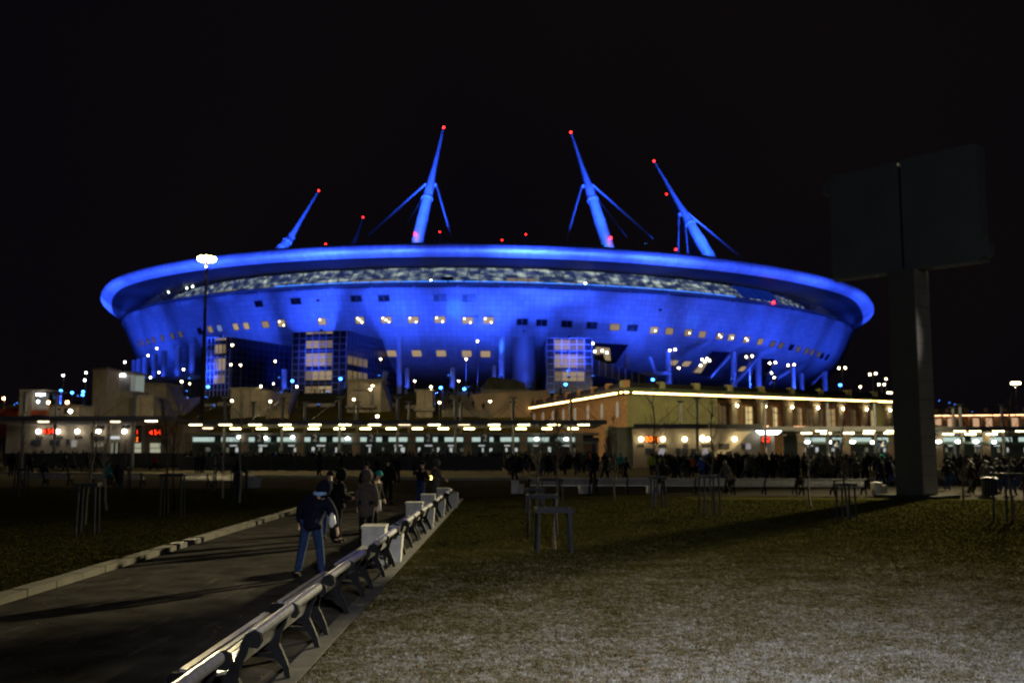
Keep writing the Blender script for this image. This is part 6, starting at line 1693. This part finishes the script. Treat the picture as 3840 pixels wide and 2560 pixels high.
crowd(110, lambda y: X(2440, y), lambda y: X(2910, y), 64.0, 101.0, 'dark figure in the crowd before the yellow lamps of the right ticket hall', 'crowd before the right ticket hall', 0.0, 0.4, ymass=88)
crowd(84, lambda y: X(2910, y), lambda y: X(3345, y), 54.0, 98.0, 'dark figure in the dense crowd left of the billboard post', 'crowd left of the billboard post', 0.0, 0.5, acc=0.05, ymass=85)
crowd(60, lambda y: X(3535, y), lambda y: X(3900, y), 48.0, 84.0, 'dark figure in the stream of people right of the billboard post', 'crowd right of the billboard post', 0.0, 0.8, toward=-0.9, acc=0.03, ymass=78)
for rows, n_, grp in ((stB, 60, 'people on the crowded stairs'), (stA, 10, 'people on the pale stairway')):
    for i in range(n_):
        r = rp.uniform(0.5, len(rows) - 1.6); i0 = int(r); u = rp.uniform(0.1, 0.9)
        if rows is stA: u = rp.uniform(0.08, 0.35)
        q = rows[i0][0].lerp(rows[i0][1], u); q2 = rows[i0 + 1][0].lerp(rows[i0 + 1][1], u)
        mass_add(grp, rp.choice(walk), q.x, q.y, rp.gauss(0.1, 0.4), max(q.z, q2.z), 1.0)
for i in range(40):
    ph = rp.uniform(-0.26, 0.05) if i % 3 else rp.uniform(-0.42, 0.2); rr = rp.uniform(159, 163.5)
    mass_add('people along the top of the bank', rp.choice(walk + stand), SX + rr * math.sin(ph), SY - rr * math.cos(ph), rp.uniform(0, 6), HZ, 1.0)
def mass_build(key):
    vs, fs, mi, mats_ = [], [], [], []
    off = 0; cache = {}
    for me, mx in MASS[key]:
        if me.name not in cache:
            co = np.empty(len(me.vertices) * 3); me.vertices.foreach_get('co', co)
            cache[me.name] = (co.reshape(-1, 3), [tuple(p.vertices) for p in me.polygons], [p.material_index for p in me.polygons], list(me.materials))
        co, pf, pm, ms = cache[me.name]
        A3 = np.array(mx.to_3x3()); vs.append(co @ A3.T + np.array(mx.translation))
        idx = []
        for m_ in ms:
            if m_ not in mats_: mats_.append(m_)
            idx.append(mats_.index(m_))
        fs += [tuple(v + off for v in f) for f in pf]; mi += [idx[k] for k in pm]; off += len(co)
    me = bpy.data.meshes.new('crowd'); me.from_pydata(np.concatenate(vs).tolist(), [], fs)
    for m_ in mats_: me.materials.append(m_)
    me.polygons.foreach_set('material_index', mi); me.update()
    o = bpy.data.objects.new('crowd', me); C.objects.link(o)
    return props(o, MASS_LABEL[key], 'crowd', None, 'stuff')
MASS_LABEL = {'crowd queueing at the middle gates': 'rear ranks of the dark crowd pressed against the middle turnstile hall', 'queue at the left ticket hall': 'dark queue of people along the left ticket hall', 'crowd before the right ticket hall': 'rear of the dark crowd against the right ticket hall wall', 'crowd left of the billboard post': 'rear of the crowd at the gates left of the billboard post', 'crowd right of the billboard post': 'rear of the crowd at the gates right of the billboard post', 'people on the crowded stairs': 'mass of tiny people on the crowded stairs', 'people on the pale stairway': 'few tiny people on the pale stone stairway', 'people along the top of the bank': 'tiny people along the top edge of the bank before the bowl'}
for key in MASS: mass_build(key)
# single walkers one can point at
WK = 'people crossing the forecourt'
sit_m = crowd_mesh(SIT, black, black, black); sit_t = crowd_mesh(SIT, teal, black, teal)
red_walk = crowd_mesh(POSES[3], red_c, black, black)
for px, py, me, rz_, lab in (
    (578, 1770, red_walk, -1.3, 'walker in a dark red jacket before the lit ticket window'),
    (243, 1775, walk[0], 1.4, 'dark walker striding before the middle of the left ticket hall'),
    (323, 1776, walk[1], -1.4, 'dark walker before the lit door of the ticket hall'),
    (112, 1785, walk[2], 1.2, 'dark walker behind the left end of the first lawn bench'),
    (40, 1790, stand[0], 0.3, 'dark figure standing near the left border behind the lawn'),
    (738, 1778, stand[1], 0.4, 'left one of a close dark couple on the forecourt'),
    (758, 1784, stand[3], 0.2, 'right one of a close dark couple on the forecourt'),
    (963, 1772, stand[2], 0.1, 'dark figure standing against the barriers near the tree guard'),
    (890, 1850, stand[4], 0.5, 'black figure standing by the last lawn bench'),
    (1197, 1790, walk[1], 0.2, 'lone slim walker in the middle of the forecourt'),
    (1275, 1780, walk[0], -1.2, 'walker with a wide stride before the barriers'),
    (1462, 1800, stand[5], 0.2, 'left figure of the group standing past the path end'),
    (1488, 1812, walk[2], 0.3, 'right figure of the group standing past the path end'),
    (1552, 1785, walk[3], 0.5, 'dark walker at the right of the group past the path end'),
    (2224, 1818, walk[2], 0.4, 'walker passing the gap between two far lawn benches'),
    (2268, 1808, walk[0], -0.9, 'walker behind the second far lawn bench'),
    (2345, 1812, walk[1], -1.1, 'bent walker before the green grey end wall'),
    (2722, 1846, walk[3], 0.3, 'tall dark walker near the right far lawn benches'),
    (2488, 1850, stand[2], 0.3, 'dark figure standing by the bright phone'),
    (1930, 1815, walk[2], 0.6, 'dark walker left of the first far lawn bench')):
    g = G(px, py, 0.0); far_person(me, g.x, g.y, rz_, lab, WK, 0.11 if g.y > 71 else 0.0)
for px, py, me, lab in ((152, 1822, sit_m, 'person sitting on the first lawn bench, seen from behind'), (430, 1826, sit_m, 'dark person sitting on the lawn bench beside the teal one'), (395, 1826, sit_t, 'person in teal sitting on the lawn bench')):
    g = G(px, py); far_person(me, g.x, g.y + 0.25, 0.0, lab, 'people sitting on the lawn benches', 0.05, 1.0)
# phones shining in the crowd
ph_w = glow('phone_white', (0.80, 1.0, 0.92), 14.0, False); ph_b = glow('phone_blue', (0.12, 0.42, 1.0), 9.0, False)
for px, py, Y, w_, mt, lab in (
    (1108, 1699, 90, 0.34, ph_w, 'brightest white phone left in the middle crowd'), (1112, 1710, 90, 0.14, ph_w, 'faint white phone below the brightest one'), (1193, 1698, 91, 0.20, ph_w, 'round white phone right of the first blue glow'), (1220, 1692, 92, 0.12, ph_b, 'blue phone beside the round white one'),
    (1437, 1694, 92, 0.12, ph_b, 'blue phone in the crowd left of the fourth sign'), (1538, 1695, 92, 0.13, ph_b, 'blue phone close above a white one'), (1549, 1703, 91, 0.26, ph_w, 'white phone just below a blue one'), (1654, 1696, 92, 0.14, ph_b, 'blue phone before the last middle gate sign'), (1974, 1697, 86, 0.14, ph_b, 'blue phone of the pair before the terracotta wall'), (1981, 1702, 86, 0.13, ph_w, 'white phone of the pair before the terracotta wall'), (1996, 1660, 100, 0.14, ph_w, 'small white light above the phone pair'),
    (2423, 1719, 78, 0.30, ph_w, 'white phone left of the crowd under the yellow lamps'), (2428, 1731, 76, 0.11, ph_b, 'small bluish phone under the white one'), (2582, 1774, 66, 0.30, ph_w, 'brightest low phone before the far lawn benches'), (2577, 1759, 66, 0.12, ph_b, 'left of two small lights above the low bright phone'), (2590, 1758, 66, 0.12, ph_b, 'right of two small lights above the low bright phone'), (2726, 1767, 64, 0.12, ph_b, 'single bluish phone held by the tall dark walker'), (2722, 1752, 64, 0.09, ph_w, 'faint light above the bluish phone'),
    (2978, 1718, 76, 0.18, ph_w, 'greenish white phone left of the flags of the right gates'), (2972, 1736, 74, 0.16, ph_w, 'white phone below the greenish white one'), (3042, 1722, 76, 0.12, ph_w, 'faint round phone in the dense crowd'), (3088, 1752, 70, 0.24, ph_w, 'bright oval phone in the dense crowd left of the post'), (3106, 1769, 68, 0.10, ph_b, 'blue phone beneath the bright oval one'), (3239, 1769, 66, 0.12, ph_w, 'faint phone near the billboard post'), (3322, 1776, 64, 0.12, ph_w, 'left of two low lights touching the billboard post'), (3344, 1777, 64, 0.12, ph_w, 'right of two low lights touching the billboard post'),
    (3573, 1706, 72, 0.24, ph_w, 'upper bright phone right of the billboard post'), (3575, 1716, 72, 0.20, ph_w, 'lower bright phone right of the billboard post'), (3530, 1737, 66, 0.16, ph_b, 'blue phone at the right edge of the billboard post'), (3640, 1708, 76, 0.12, ph_w, 'faint phone far right in the stream of people'), (3606, 1803, 56, 0.12, ph_b, 'low blue phone in a hand right of the post'), (3566, 1849, 50, 0.14, ph_w, 'white light near the ground right of the billboard post')):
    p = A(px, py, Y); obj('phone', M().box((0, 0, 0), (w_, 0.03, w_ * 0.55 if w_ > .2 else w_)), mt, None, p, label=lab, cat='phone', group='phones shining in the crowd')
